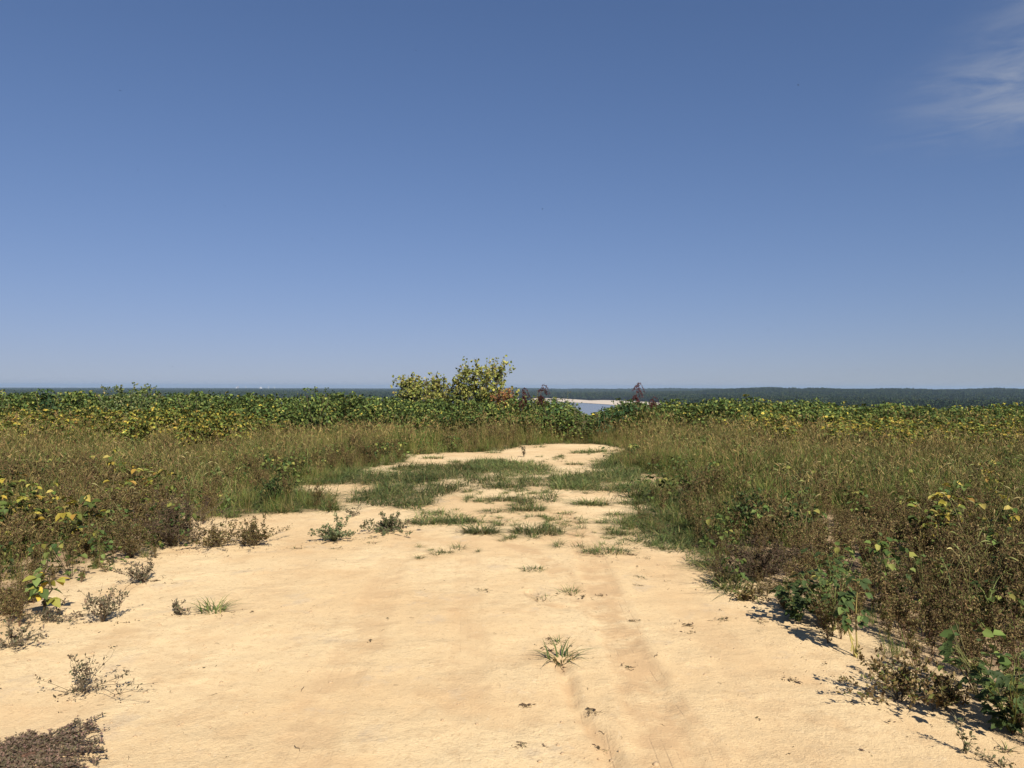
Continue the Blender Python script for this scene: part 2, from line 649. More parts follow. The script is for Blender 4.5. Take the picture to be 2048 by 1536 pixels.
bar_top = [(960, 798.2), (1040, 797.3), (1095, 796.9), (1120, 797.6), (1150, 799.3), (1182, 801.6), (1205, 800.8), (1230, 801.4), (1265, 803.2), (1320, 806), (1400, 813)]
bar_bot = [(1330, 819), (1262, 813.5), (1230, 811), (1212, 809.4), (1190, 808), (1165, 806.4), (1140, 805.6), (1120, 804.2), (1090, 803), (1000, 801.8)]
sheet('sandbar', [V(*p) for p in bar_top + bar_bot], LOW + 1.2, plain_mat('bar_sand', (0.52, 0.43, 0.33), .9, 0, .012, .22),
      'pale beige sandbar along the far edge of the river', 'sandbar')
bar_g = [V(*p) for p in bar_top + bar_bot]


# ------------------------------------------------------------------ scatter (uncountable cover only)
def proto_col(name, meshes):
    c = bpy.data.collections.new(name)
    for i, me in enumerate(meshes):
        o = bpy.data.objects.new(me.name, me)
        c.objects.link(o)
    return c


def scatter(name, col, pts, sc, label, cat, rz=None, tilt=0.12, r=rng):
    n = len(pts)
    me = bpy.data.meshes.new(name)
    me.vertices.add(n)
    me.vertices.foreach_set('co', np.asarray(pts, np.float32).ravel())
    rot = np.stack([r.normal(0, tilt, n), r.normal(0, tilt, n), r.uniform(0, 6.283, n) if rz is None else rz], 1)
    sc = np.asarray(sc, float)
    if sc.ndim == 1:
        sc = np.repeat(sc[:, None], 3, 1)
    for nm, arr in (('rot', rot), ('scl', sc)):
        a = me.attributes.new(nm, 'FLOAT_VECTOR', 'POINT')
        a.data.foreach_set('vector', arr.astype(np.float32).ravel())
    a = me.attributes.new('idx', 'INT', 'POINT')
    a.data.foreach_set('value', r.integers(0, max(1, len(col.objects)), n).astype(np.int32))
    o = bpy.data.objects.new(name, me)
    COL.objects.link(o)
    ng = bpy.data.node_groups.new(name, 'GeometryNodeTree')
    ng.interface.new_socket('Geometry', in_out='INPUT', socket_type='NodeSocketGeometry')
    ng.interface.new_socket('Geometry', in_out='OUTPUT', socket_type='NodeSocketGeometry')
    gi = ng.nodes.new('NodeGroupInput')
    go = ng.nodes.new('NodeGroupOutput')
    ci = ng.nodes.new('GeometryNodeCollectionInfo')
    ci.inputs['Collection'].default_value = col
    ci.inputs['Separate Children'].default_value = True
    ci.inputs['Reset Children'].default_value = True
    ip = ng.nodes.new('GeometryNodeInstanceOnPoints')
    ip.inputs['Pick Instance'].default_value = True

    def at(nm, ty):
        a = ng.nodes.new('GeometryNodeInputNamedAttribute')
        a.data_type = ty
        a.inputs['Name'].default_value = nm
        return a.outputs['Attribute']
    ng.links.new(gi.outputs[0], ip.inputs['Points'])
    ng.links.new(ci.outputs[0], ip.inputs['Instance'])
    ng.links.new(at('idx', 'INT'), ip.inputs['Instance Index'])
    e2r = ng.nodes.new('FunctionNodeEulerToRotation')
    ng.links.new(at('rot', 'FLOAT_VECTOR'), e2r.inputs[0])
    ng.links.new(e2r.outputs[0], ip.inputs['Rotation'])
    ng.links.new(at('scl', 'FLOAT_VECTOR'), ip.inputs['Scale'])
    ng.links.new(ip.outputs[0], go.inputs[0])
    md = o.modifiers.new('scatter', 'NODES')
    md.node_group = ng
    return tag(o, label, cat, kind='stuff')


# ------------------------------------------------------------------ plant prototypes
GREEN_S = [(.090, .118, .038), (.130, .155, .048), (.060, .084, .030), (.26, .215, .09)]
GREEN_T = [(.104, .146, .031), (.072, .108, .026), (.170, .178, .044), (.23, .185, .068)]
TAN = [(.275, .20, .080), (.195, .155, .055), (.37, .285, .13), (.112, .122, .032), (.15, .098, .042)]
BROWN = [(.122, .086, .037), (.082, .057, .028), (.160, .120, .050), (.092, .102, .030), (.22, .17, .075)]
SOY_Y = [(.38, .30, .05), (.30, .27, .052), (.17, .19, .042), (.085, .118, .03), (.33, .21, .05), (.46, .40, .10)]
VINE = [(.085, .125, .034), (.130, .175, .044), (.055, .085, .028), (.20, .23, .06), (.28, .27, .07)]


def g_short(seed, n=46, rad=.11, h=(.05, .15), g=None, o=(0, 0, 0), pal=GREEN_S, w=(.35, .3, .2, .15), wid=.006):
    r = np.random.default_rng(seed)
    g = g or Geo()
    a = r.uniform(0, 6.283, n)
    q = rad * np.sqrt(r.uniform(0, 1, n)) * .7
    base = np.stack([q * np.cos(a), q * np.sin(a), np.full(n, -.008)], 1) + np.array(o)
    az = a + r.normal(0, .7, n)
    blades(g, base, az, r.uniform(*h, n), r.uniform(.35, 2.6, n), r.uniform(.7, 1.4, n) * wid, vary(pick(pal, w, n, r), n, r), r, 3, .35)
    return g


def g_tall(seed, n=64, rad=.14, h=(.22, .5), pal=GREEN_T, w=(.35, .3, .2, .15), heads=0, wid=.0062):
    r = np.random.default_rng(seed)
    g = Geo()
    a = r.uniform(0, 6.283, n)
    q = rad * np.sqrt(r.uniform(0, 1, n))
    base = np.stack([q * np.cos(a), q * np.sin(a), np.full(n, -.02)], 1)
    tips = blades(g, base, r.uniform(0, 6.283, n), r.uniform(*h, n), r.uniform(.15, .8, n), r.uniform(.6, 1.3, n) * wid, vary(pick(pal, w, n, r), n, r), r, 4, .4)
    if heads:
        b = base[:heads]
        tp = blades(g, b, r.uniform(0, 6.283, heads), r.uniform(h[1] * .75, h[1] * 1.25, heads), r.uniform(.1, .45, heads),
                    np.full(heads, .004), vary(TAN[0], heads, r), r, 4, .3)
        for k in range(2):
            d = rdir(heads, r, 1.2)
            diamonds(g, tp - d * .04, d, rdir(heads, r), r.uniform(.06, .1, heads), np.full(heads, .014), vary(pick(TAN, (.22, .38, .08, .16, .16), heads, r), heads, r))
    return g


def weed(seed, h=.42, nst=7, spread=.55, nl=46, ls=.022, pal=BROWN, w=(.28, .16, .2, .22, .14), gs=None, gl=None, stemc=(.15, .09, .055), lean=(0, 0), rad=.0022):
    """bushy weed: stems with side twigs and many small leaves; returns stems, leaves"""
    r = np.random.default_rng(seed)
    gs = gs or Geo()
    gl = gl or Geo()
    for i in range(nst):
        az = r.uniform(0, 6.283)
        sp = spread * r.uniform(.15, 1.0)
        h0 = h * r.uniform(.6, 1.1)
        hh = h0 * (1 - .66 * min(1, sp / 1.9))               # outer stems lie lower
        tt = np.linspace(0, 1, 6)
        p = np.stack([np.cos(az) * sp * h0 * tt ** 1.2 + lean[0] * h0 * tt, np.sin(az) * sp * h0 * tt ** 1.2 + lean[1] * h0 * tt, hh * tt ** .95], 1)
        p[1:] += r.normal(0, .012 * h / .4, (5, 3))
        p[0, 2] = -.015
        p[:, 2] = np.maximum(p[:, 2], -.015)
        tube(gs, p, np.linspace(1.3, .4, 6) * rad, vary(stemc, 1, r)[0], 3)
        nt = r.integers(4, 8)
        pos = []
        dr = []
        for k in range(nt):
            s = r.uniform(.2, .95)
            j = min(int(s * 5), 4)
            o = p[j] + (p[j + 1] - p[j]) * (s * 5 - j)
            d = rdir(1, r, .7)[0]
            ln = h0 * r.uniform(.12, .32) * (1.1 - s * .6)
            e = o + d * ln
            m = o + d * ln * .5 + r.normal(0, .01, 3)
            tube(gs, [o, m, e], [rad * .6, rad * .5, rad * .3], vary(stemc, 1, r)[0], 3)
            kk = max(2, nl // nt)
            u = r.uniform(.1, 1.05, kk)[:, None]
            pos.append(o + (e - o) * u + r.normal(0, .006, (kk, 3)))
            dr.append(rdir(kk, r, .2) + d * .6)
        kk = nl // 3
        u = r.uniform(.25, 1, kk) * 5
        j = np.minimum(u.astype(int), 4)
        pos.append(p[j] + (p[j + 1] - p[j]) * (u - j)[:, None])
        dr.append(rdir(kk, r, .1))
        pos = np.concatenate(pos)
        dr = np.concatenate(dr)
        n = len(pos)
        L = r.uniform(.6, 1.4, n) * ls
        diamonds(gl, pos, dr, rdir(n, r, .6), L, L * r.uniform(.4, .62, n), vary(pick(pal, w, n, r), n, r))
    return gs, gl


def soy(seed, h=.8, nst=3, pal=SOY_Y, w=(.10, .15, .30, .38, .04, .03), ls=.085, g=None, nn=11):
    r = np.random.default_rng(seed)
    g = g or Geo()
    for i in range(nst):
        az = r.uniform(0, 6.283)
        tt = np.linspace(0, 1, 5)
        hh = h * r.uniform(.75, 1.05)
        b = r.normal(0, .07, 2)
        p = np.stack([b[0] + np.cos(az) * .22 * hh * tt ** 1.4, b[1] + np.sin(az) * .22 * hh * tt ** 1.4, hh * tt - .02], 1)
        tube(g, p, np.linspace(.005, .002, 5), vary((.22, .18, .06), 1, r)[0], 3)
        for k in range(nn):
            s = .25 + .75 * (k + r.uniform(0, .8)) / nn
            s = min(s, 1)
            j = min(int(s * 4), 3)
            o = p[j] + (p[j + 1] - p[j]) * (s * 4 - j)
            a2 = r.uniform(0, 6.283)
            d = np.array([np.cos(a2), np.sin(a2), r.uniform(.2, .9)])
            d /= np.linalg.norm(d)
            e = o + d * r.uniform(.07, .17)
            tube(g, [o, (o + e) / 2 + np.array([0, 0, .01]), e], .0014, (.18, .17, .05), 3)
            sh = r.uniform(-.6, .2)
            for q in (-1.1, 0, 1.1):
                dd = np.array([[np.cos(a2 + q), np.sin(a2 + q), sh + r.normal(0, .2)]])
                c = vary(pick(pal, w, 1, r), 1, r)
                L = r.uniform(.8, 1.2) * ls
                leaves(g, e[None, :], dd, np.array([[0, 0, 1.]]) + r.normal(0, .3, (1, 3)), [L], [L * .66], c)
    return g


def vine(seed, n=120, rad=.36, h=1.0, ls=.080, pal=VINE, w=(.34, .26, .22, .12, .06), g=None):
    r = np.random.default_rng(seed)
    g = g or Geo()
    a = r.uniform(0, 6.283, n)
    u = r.uniform(0, 1, n) ** .75
    q = rad * np.sqrt(r.uniform(.12, 1, n)) * np.sqrt(np.maximum(1.08 - u ** 3, .05))
    pos = np.stack([q * np.cos(a), q * np.sin(a), h * u], 1)
    d = np.stack([np.cos(a), np.sin(a), r.uniform(-.7, .35, n)], 1) + rdir(n, r) * .6
    nr = np.stack([np.cos(a) * .6, np.sin(a) * .6, np.full(n, 1.0)], 1) + rdir(n, r) * .5
    L = r.uniform(.65, 1.3, n) * ls
    leaves(g, pos, d, nr, L, L * r.uniform(.75, .95, n), vary(pick(pal, w, n, r), n, r))
    for i in range(6):
        az = r.uniform(0, 6.283)
        tt = np.linspace(0, 1, 4)
        tube(g, np.stack([np.cos(az) * rad * .7 * tt, np.sin(az) * rad * .7 * tt, h * .95 * tt - .02], 1), .003, (.10, .09, .04), 3)
    return g


def meshes(fn, count, name, mat, s0, **kw):
    out = []
    for i in range(count):
        r = fn(s0 + i, **kw)
        if isinstance(r, tuple):
            gg = Geo()
            for q in r:
                off = gg.n
                gg.v += q.v
                gg.f += [f + off for f in q.f]
                gg.c += q.c
                gg.n += q.n
            r = gg
        out.append(r.mesh(name, mat))
    return out


C_SHORT = proto_col('short_grass', meshes(g_short, 6, 'short_grass', M_GRASS, 100))
C_TALL = proto_col('tall_grass', meshes(g_tall, 6, 'tall_grass', M_GRASS, 200, heads=4))
C_TAN = proto_col('dry_grass', meshes(g_tall, 6, 'dry_grass', M_GRASS, 300, n=56, h=(.2, .5), pal=TAN, w=(.19, .24, .08, .37, .12), heads=5, wid=.0048))


def stalks(seed):
    """a few long bent stalks with drooping seed heads"""
    r = np.random.default_rng(seed)
    g = Geo()
    for i in range(5):
        az = r.uniform(0, 6.283)
        hh = r.uniform(.45, .8)
        t_ = np.linspace(0, 1, 8)
        rr = hh * r.uniform(.15, .5) * t_ ** 2
        p_ = np.stack([r.normal(0, .05) + np.cos(az) * rr, r.normal(0, .05) + np.sin(az) * rr, hh * (t_ - r.uniform(.05, .3) * t_ ** 4)], 1)
        c_ = vary(pick([(.20, .20, .07), (.30, .24, .11), (.16, .13, .06)], (.4, .4, .2), 1, r), 1, r)[0]
        tube(g, p_, np.linspace(.0028, .0014, 8), c_, 3)
        e = p_[-1]
        d = p_[-1] - p_[-2]
        d /= np.linalg.norm(d)
        q = np.linspace(0, 1, 5)[:, None]
        hd_ = e + d * .08 * q + np.array([[0, 0, -.035]]) * q ** 2
        tube(g, hd_, [.002, .006, .0065, .005, .001], c_ * 1.1, 4)
        m = 3
        blades(g, p_[1:1 + m] * 1.0, r.uniform(0, 6.283, m), r.uniform(.12, .22, m), r.uniform(.5, 1.4, m), np.full(m, .008), vary((.14, .16, .05), m, r), r, 3, .4)
    return g


C_STALK = proto_col('seed_stalks', meshes(stalks, 6, 'seed_stalks', M_GRASS, 450))
C_BROWN = proto_col('brown_weed', meshes(weed, 6, 'brown_weed', M_DRY, 400, nl=110, ls=.016))
C_SOYY = proto_col('yellow_soybean', meshes(soy, 6, 'yellow_soybean', M_LEAF, 500))
C_SOYG = proto_col('green_soybean', meshes(soy, 6, 'green_soybean', M_LEAF, 520, pal=VINE + [(.42, .34, .06)], w=(.3, .28, .16, .12, .08, .06), ls=.095, nn=13))
C_VINE = proto_col('green_vine', meshes(vine, 6, 'green_vine', M_LEAF, 600))
C_LOW = proto_col('leafy_weed', meshes(vine, 4, 'leafy_weed', M_LEAF, 640, n=40, rad=.16, h=.34, ls=.05))


def area_pts(n, x0, x1, y0, y1, r=rng):
    x = r.uniform(x0, x1, n)
    y = r.uniform(y0, y1, n)
    return x, y


def topx(x, y):
    """photo pixel of a ground point"""
    return level(CX + F * x / y, CY + F * EYE / y, -1)


def with_z(x, y, dz=-.01):
    return np.stack([x, y, gz(x, y, False) + dz], 1)


# tall grass, dry grass and brown weeds over the field, mixed by place
n = 60000
x, y = area_pts(n, -32, 32, 3.0, 27.5)
m = field_mask(x, y)
x, y = x[m], y[m]
u, v = topx(x, y)
keep = (np.abs(x) < y * .95 + 3)
x, y, u, v = x[keep], y[keep], u[keep], v[keep]
pat = vnoise(x / 1.6, y / 1.6, 41)
pat2 = vnoise(x / .8, y / .8, 42)
left = u < CX
# where brown weeds stand: left verge and the right foreground
wb = np.where(left,
              smooth(480, 340, u + pat * 200) * smooth(960, 1010, v + pat2 * 60) * (.45 + .3 * smooth(150, 260, u)) + .10,
              smooth(1380, 1520, u + pat * 160) * smooth(1000, 1090, v + pat2 * 80) * .78 + .08)
wb = np.maximum(wb, .5 * smooth(690, 760, u) * smooth(1130, 1060, u) * smooth(888, 872, v) * smooth(850, 862, v))
wt_ = np.where(left, .22 + .26 * smooth(985, 905, v + pat * 50), .12 + .50 * smooth(955, 915, v + pat * 60))
wb = np.where(~left, wb * (1 - .88 * smooth(1760, 1560, u) * smooth(1165, 1075, v)), wb)
wb = np.clip(wb + np.where(left, .38, .22) * smooth(.02, .22, vnoise(x / 1.9 + 7, y / 1.9, 44)) * (v > 872), 0, .95)
wt_ = np.where(~left, wt_ * (1 - .8 * smooth(925, 960, v)), wt_)
wt_ = np.clip(wt_ * (1 - wb) * (1 - .75 * smooth(.0, .25, vnoise(x / 1.4, y / 2.0, 45))), 0, 1)
ru = rng.uniform(0, 1, len(x))
isb = ru < wb
ist = (~isb) & (ru < wb + wt_)
isg = ~(isb | ist)
dens = rng.uniform(0, 1, len(x))
cropL = left & (v < 905 - 20 * smooth(350, 700, u))
hfac = .60 + 1.0 * (vnoise(x / 2.2, y / 2.2, 43) + .5) * .6 + .5 * (vnoise(x / .7, y / .7, 46) + .1)
nearedge = np.clip(smooth(0, 1.2, np.abs(0 * x) + 1), 0, 1)
s = hfac * rng.uniform(.75, 1.2, len(x))
# grass is shorter where it meets the sand
dist_edge, _ = seg_dist(x, y, OUT_G[1:-1])
s = s * (np.where(isb, .5, .45) + np.where(isb, .5, .55) * smooth(0, np.where(isb, .8, 1.3), dist_edge))
# low in the gap so that the river shows
gap = np.exp(-((u - 1178) / 45) ** 2) * (y > 20.5)
s = np.clip(s, .35, 1.6) * np.where(isb, 1, 1 + .28 * smooth(13, 17, y))
s = s * (1 - .12 * gap)
k = isb & (dens < np.where(y < 9, .85, .5))
scatter('brown_weeds', C_BROWN, with_z(x[k], y[k]), s[k] * 1.12, 'mass of fine dry brown weeds along both sides of the sandy track', 'weeds')
k = ist & (dens < .55)
scatter('dry_grass', C_TAN, with_z(x[k], y[k]), s[k], 'tan seeding dry grass standing behind the sand and beside the crop', 'grass')
k = isg & (dens < .62)
scatter('tall_grass', C_TALL, with_z(x[k], y[k]), s[k] * .95, 'rank green grass growing in the verges of the track', 'grass')
# short turf at the verge edges
k = (dist_edge < 1.1) & (v > 880) & (u > 420) & (u < 1480)
scatter('short_grass', C_SHORT, with_z(x[k], y[k]), rng.uniform(.8, 1.5, k.sum()), 'short green turf creeping out from the verges', 'grass')
k = (dens > .945) & (y < 20)
scatter('leafy_weeds', C_LOW, with_z(x[k], y[k]), rng.uniform(.7, 1.3, k.sum()), 'small green leafy weeds dotted through the brown weeds and grass', 'weeds')


k = (dens < .045) & (dist_edge > .4) & (y < 24)
scatter('seed_stalks', C_STALK, with_z(x[k], y[k]), rng.uniform(.7, 1.15, k.sum()), 'bent foxtail stalks with drooping seed heads above the verge weeds', 'grass')


# crop and hedge: top line of the greenery read off the photograph
TOPX = [-1500, 0, 60, 130, 170, 230, 330, 420, 560, 610, 660, 700, 780, 850, 950, 1050, 1110, 1148, 1160, 1195, 1215, 1250, 1290, 1330, 1380, 1460, 1600, 1750, 1900, 2048, 3500]
TOPY = [784, 788, 790, 790, 792, 788, 787, 789, 792, 789, 789, 794, 794, 797, 796, 797, 800, 813, 829, 829, 814, 802, 797, 800, 802, 798, 804, 809, 814, 815, 822]


def crop_top(u, d):
    return S(u, np.interp(u, TOPX, TOPY), d)[1]


n = 9000
x, y = area_pts(n, -34, 34, 17.0, 31)
u, v = topx(x, y)
yel = np.where(u < CX, smooth(680, 240, u), smooth(1400, 1620, u)) * np.clip(.85 + 1.1 * vnoise(x / 1.7, y / 1.7, 54), 0, 1)
rowL = np.where(u < CX, 17.3 + 5.5 * smooth(380, 720, u), 17.6 + 5.2 * smooth(1650, 1300, u)) + 2.6 * vnoise(x / 1.6, y / 2, 51) + 1.2 * vnoise(x / .6, y / .6, 52)
band = (y > rowL) & (y < rowL + 4.4)
k = band & (rng.uniform(0, 1, n) < .85 * yel)
hs = np.clip(crop_top(u, y) - .20 - .06 * (rowL + 5 - y), .45, 1.3) * rng.uniform(.82, 1.04, n)
scatter('soybean_crop', C_SOYY, with_z(x[k], y[k]), np.stack([np.full(k.sum(), 1.05), np.full(k.sum(), 1.05), hs[k] / .8], 1),
        'yellowing soybean crop in strips at both sides of the view', 'crop')
k2 = (y > np.maximum(rowL + 2.9 * yel, 21.3)) & (y < 28.5)
hv = np.clip(crop_top(u, y), .3, 1.8) * rng.uniform(.70, 1.06, n) * (1 + .22 * vnoise(x / .9, y / .9, 53))
hv = hv * (.72 + .28 * smooth(0, 2.5, y - np.maximum(rowL + 2.9 * yel, 21.3)))
kv = k2 & (rng.uniform(0, 1, n) < np.where(u > 1340, .35, .75))
scatter('green_vines', C_VINE, with_z(x[kv], y[kv]), np.stack([rng.uniform(.85, 1.2, kv.sum())] * 2 + [hv[kv]], 1),
        'dark green broad leaved vines forming the back edge of the field', 'vines', tilt=.06)
ks = k2 & ~kv
scatter('green_soybeans', C_SOYG, with_z(x[ks], y[ks]), np.stack([np.full(ks.sum(), 1.1)] * 2 + [hv[ks] / .82], 1),
        'green leafy soybeans along the skyline behind the yellow strip', 'crop', tilt=.06)


# ------------------------------------------------------------------ individual plants
def at(px_, py_, dz=0.0):
    x, y = P(px_, py_)
    return Vector((x, y, float(gz(x, y)) + dz))


def wpx(px_, py_):
    """metres per photo pixel at a ground pixel"""
    return EYE / (py_ - CY)


# leaf mesh variants for plants whose leaves can be told apart
def leaf_mesh(name, col, wid=.7, lobed=False):
    g = Geo()
    r = np.random.default_rng(int(abs(hash(col)) % 9999) if False else int(sum(col) * 9999))
    if lobed:
        for a_, l_ in ((-.75, .72), (0, 1.0), (.75, .72)):
            leaves(g, np.zeros((1, 3)), np.array([[math.sin(a_), math.cos(a_), 0]]), np.array([[0, 0, 1.]]), [l_], [.52], np.array([col]), .12, .12)
    else:
        L = np.array([1.0])
        yy = [0, .12, .35, .65, .88, 1.0]
        ww = [.02, .3, .5, .40, .16, .0]
        vs_, fs = [], []
        for a_, b_ in zip(yy, ww):
            zc = -.22 * a_ ** 2
            vs_ += [(-b_ * wid, a_, zc + b_ * .22), (0, a_, zc), (b_ * wid, a_, zc + b_ * .22)]
        for i in range(5):
            o = i * 3
            fs += [(o, o + 1, o + 4, o + 3), (o + 1, o + 2, o + 5, o + 4)]
        g.add(vs_, fs, np.array(col))
    return g.mesh(name, M_LEAF, True)


LEAF = {k: leaf_mesh('leaf', c, w_, l_) for k, c, w_, l_ in (
    ('green', (.075, .112, .032), .68, False), ('dark', (.050, .076, .026), .7, False), ('pale', (.15, .20, .06), .66, False),
    ('yellow', (.55, .40, .06), .66, False), ('lime', (.30, .29, .06), .66, False), ('orange', (.45, .22, .05), .6, False),
    ('lobed', (.060, .088, .028), .7, True), ('lobed_dark', (.044, .066, .024), .7, True), ('lobed_lime', (.16, .19, .05), .7, True))}


def put_leaf(parent, pos, d, nrm, size, kind):
    d = Vector(d).normalized()
    s = d.cross(Vector(nrm)).normalized()
    u = s.cross(d)
    o = bpy.data.objects.new('leaf', LEAF[kind])
    COL.objects.link(o)
    o.parent = parent
    m = Matrix((s, d, u)).transposed().to_4x4()
    o.matrix_local = Matrix.Translation(Vector(pos)) @ m @ Matrix.Diagonal((size, size, size, 1))
    return o


def leafy_plant(name, label, cat, loc, seed, h, nst, spread, nodes, ls, kinds, kw, trifol=True, stemc=(.14, .16, .05), pods=0, lean=(0, 0), srad=.005, low=.3):
    r = np.random.default_rng(seed)
    root = empty(name, loc)
    tag(root, label, cat)
    kw = np.array(kw) / sum(kw)
    for i in range(nst):
        g = Geo()
        az = r.uniform(0, 6.283) + i * 2.4
        sp = spread * r.uniform(.3, 1)
        hh = h * r.uniform(.7, 1.05)
        tt = np.linspace(0, 1, 6)
        p = np.stack([math.cos(az) * sp * tt ** 1.3 + lean[0] * tt, math.sin(az) * sp * tt ** 1.3 + lean[1] * tt, hh * tt - .02 * (1 - tt)], 1)
        p[1:] += r.normal(0, .008, (5, 3))
        tube(g, p, np.linspace(1, .4, 6) * srad, stemc, 5)
        for k in range(nodes):
            s_ = low + (1 - low) * (k + r.uniform(.1, .9)) / nodes
            j = min(int(s_ * 5), 4)
            o = p[j] + (p[j + 1] - p[j]) * (s_ * 5 - j)
            a2 = r.uniform(0, 6.283)
            d = np.array([math.cos(a2), math.sin(a2), r.uniform(.1, .8)])
            d /= np.linalg.norm(d)
            e = o + d * r.uniform(.4, 1.1) * ls * 1.1
            tube(g, [o, (o + e) / 2 + np.array([0, 0, .008]), e], srad * .35, stemc, 4)
            for q in ((-1.05, 0, 1.05) if trifol else (0,)):
                dd = (math.cos(a2 + q), math.sin(a2 + q), r.uniform(-.7, .15))
                put_leaf(root, e, dd, (r.normal(0, .3), r.normal(0, .3) - .25, 1), ls * r.uniform(.7, 1.15), r.choice(kinds, p=kw))
        so = g.obj('stem', M_STEM, root, True)
        for k in range(pods if i == 0 else 0):
            gp = Geo()
            s_ = r.uniform(.12, .6)
            j = min(int(s_ * 5), 4)
            o = p[j] + (p[j + 1] - p[j]) * (s_ * 5 - j)
            a2 = r.uniform(0, 6.283)
            d = np.array([math.cos(a2) * .5, math.sin(a2) * .5, -.8])
            tube(gp, [o, o + d * .012, o + d * .03, o + d * .045, o + d * .055], [.001, .004, .0045, .004, .001], (.34, .29, .09), 5)
            gp.obj('pod', M_STEM, so, True)
    return root


leafy_plant('soybean_plant', 'young soybean plant with green and yellow leaves at the left edge of the sand', 'plant', at(88, 1228), 3,
            .34, 2, .10, 6, .085, ['green', 'pale', 'yellow', 'lime'], [.34, .28, .22, .16], stemc=(.07, .055, .03), srad=.008, low=.45)
leafy_plant('soybean_plant', 'green soybean plant with yellow pods on its stem at the right edge of the sand', 'plant', at(1709, 1312), 8,
            .46, 2, .10, 9, .060, ['green', 'dark', 'pale'], [.4, .5, .1], stemc=(.27, .22, .08), pods=16, srad=.006, low=.42)
leafy_plant('broadleaf_weed', 'dark green leafy weed sprawling onto the sand left of the podded soybean', 'plant', at(1598, 1242), 11,
            .32, 12, .26, 8, .058, ['lobed', 'lobed_dark', 'dark'], [.45, .4, .15], False, srad=.003, low=.15)
leafy_plant('broadleaf_weed', 'taller dark green weed just behind the podded soybean', 'plant', at(1668, 1262), 12,
            .48, 10, .26, 9, .056, ['lobed', 'dark', 'green'], [.4, .45, .15], False, srad=.003, low=.2)
leafy_plant('broadleaf_weed', 'green weed with large lobed leaves in the bottom right corner', 'plant', at(2026, 1462), 13,
            .38, 14, .28, 8, .058, ['lobed', 'lobed_dark', 'lobed_lime'], [.42, .5, .08], False, srad=.0035, low=.15)
leafy_plant('broadleaf_weed', 'dark green weed at the left verge behind the dry bushes', 'plant', at(205, 1122), 14,
            .42, 5, .16, 7, .06, ['green', 'dark', 'pale'], [.45, .4, .15], False, srad=.003, low=.1)
leafy_plant('broadleaf_weed', 'bright green weed at the foot of the brown mass on the left verge', 'plant', at(312, 1092), 15,
            .24, 5, .16, 6, .06, ['pale', 'green', 'lime'], [.5, .35, .15], False, srad=.003, low=.15)
leafy_plant('broadleaf_weed', 'small dark weed on the far right rim of the back sand patch', 'plant', at(1212, 921), 16,
            .42, 3, .10, 5, .09, ['dark', 'green'], [.6, .4], False, srad=.004, low=.15)
leafy_plant('broadleaf_weed', 'tiny flat green weed beside the left verge, nearest the dry bush', 'plant', at(221, 1135), 17,
            .05, 4, .05, 3, .035, ['green', 'lobed_dark'], [.6, .4], False, srad=.002, low=.2)

DRYL = [(.135, .105, .07), (.10, .085, .055), (.17, .13, .085), (.08, .085, .045)]


def dry_bush(label, px_, py_, wpix, hpix, seed, nst=12, nl=34, pal=DRYL, w=(.3, .3, .2, .2), lean=(0, 0), ls=.020, name='dry_weed', spread=None):
    k = EYE / (py_ - CY)
    h = hpix * k * 1.0
    wd = wpix * k
    root = empty(name, at(px_, py_))
    tag(root, label, 'weed')
    gs, gl = weed(seed, h, nst, (spread * 1.5) if spread else wd / h * .9, nl, ls, pal, w, stemc=(.13, .10, .065), lean=lean, rad=.0018)
    gs.obj('stems', M_STEM, root)
    gl.obj('leaves', M_DRY, root)
    return root


dry_bush('sparse grey brown weed on the sand nearest the camera at left', 165, 1378, 165, 105, 21, 15, 20, lean=(.35, 0), ls=.019, spread=1.2)
dry_bush('grey leafy weed on the sand between the soybean and the grass tuft', 205, 1240, 95, 85, 22, 14, 42, lean=(.1, 0), ls=.020)
dry_bush('grey bush on the sand at the left verge, farthest back', 290, 1162, 90, 62, 23, 15, 40)
dry_bush('small grey weed touching the left grass tuft on the sand', 352, 1226, 50, 30, 24, 8, 24)
dry_bush('spreading dry weed at the left picture edge below the soybean', 22, 1288, 130, 75, 25, 14, 34, lean=(.3, .1), spread=1.2)
dry_bush('drooping brown weed under the left soybean plant', 100, 1240, 110, 45, 26, 10, 34)
dry_bush('wide purplish brown weed lying on the sand at the left verge', 510, 1090, 200, 66, 27, 36, 60, BROWN, (.3, .3, .15, .15, .1), spread=1.2)
dry_bush('low dry weed joining the brown mass at the left verge', 430, 1094, 170, 55, 28, 26, 55, BROWN, (.3, .3, .15, .15, .1), spread=1.2)
dry_bush('large open brown weed hanging over the sand at lower right', 1800, 1398, 200, 110, 29, 20, 50, BROWN, (.3, .25, .2, .15, .1), lean=(-.25, 0), ls=.024, spread=1.15)
dry_bush('brown weed behind the lower right sand, beside the leaning grass', 1890, 1412, 150, 90, 30, 16, 50, BROWN, (.3, .25, .2, .15, .1), ls=.022)
dry_bush('small brown weed out on the sand at the right verge', 1492, 1200, 70, 30, 31, 12, 40, BROWN, (.3, .25, .2, .15, .1))
dry_bush('thin upright sprig casting a long shadow in the lower right corner', 1933, 1508, 35, 82, 32, 3, 26, [(.10, .11, .05), (.14, .12, .07)], (.5, .5), lean=(-.25, 0), ls=.018, spread=.25)
dry_bush('trailing sprig at the bottom edge of the picture, lower right', 2000, 1532, 60, 40, 33, 4, 20, [(.10, .10, .05), (.14, .12, .07)], (.5, .5), ls=.016, spread=1.4)
dry_bush('grey green weed on the sand left of the centre grass patches', 668, 1082, 85, 48, 34, 22, 60, [(.10, .12, .055), (.075, .095, .045), (.16, .15, .08)], (.5, .3, .2), ls=.024)
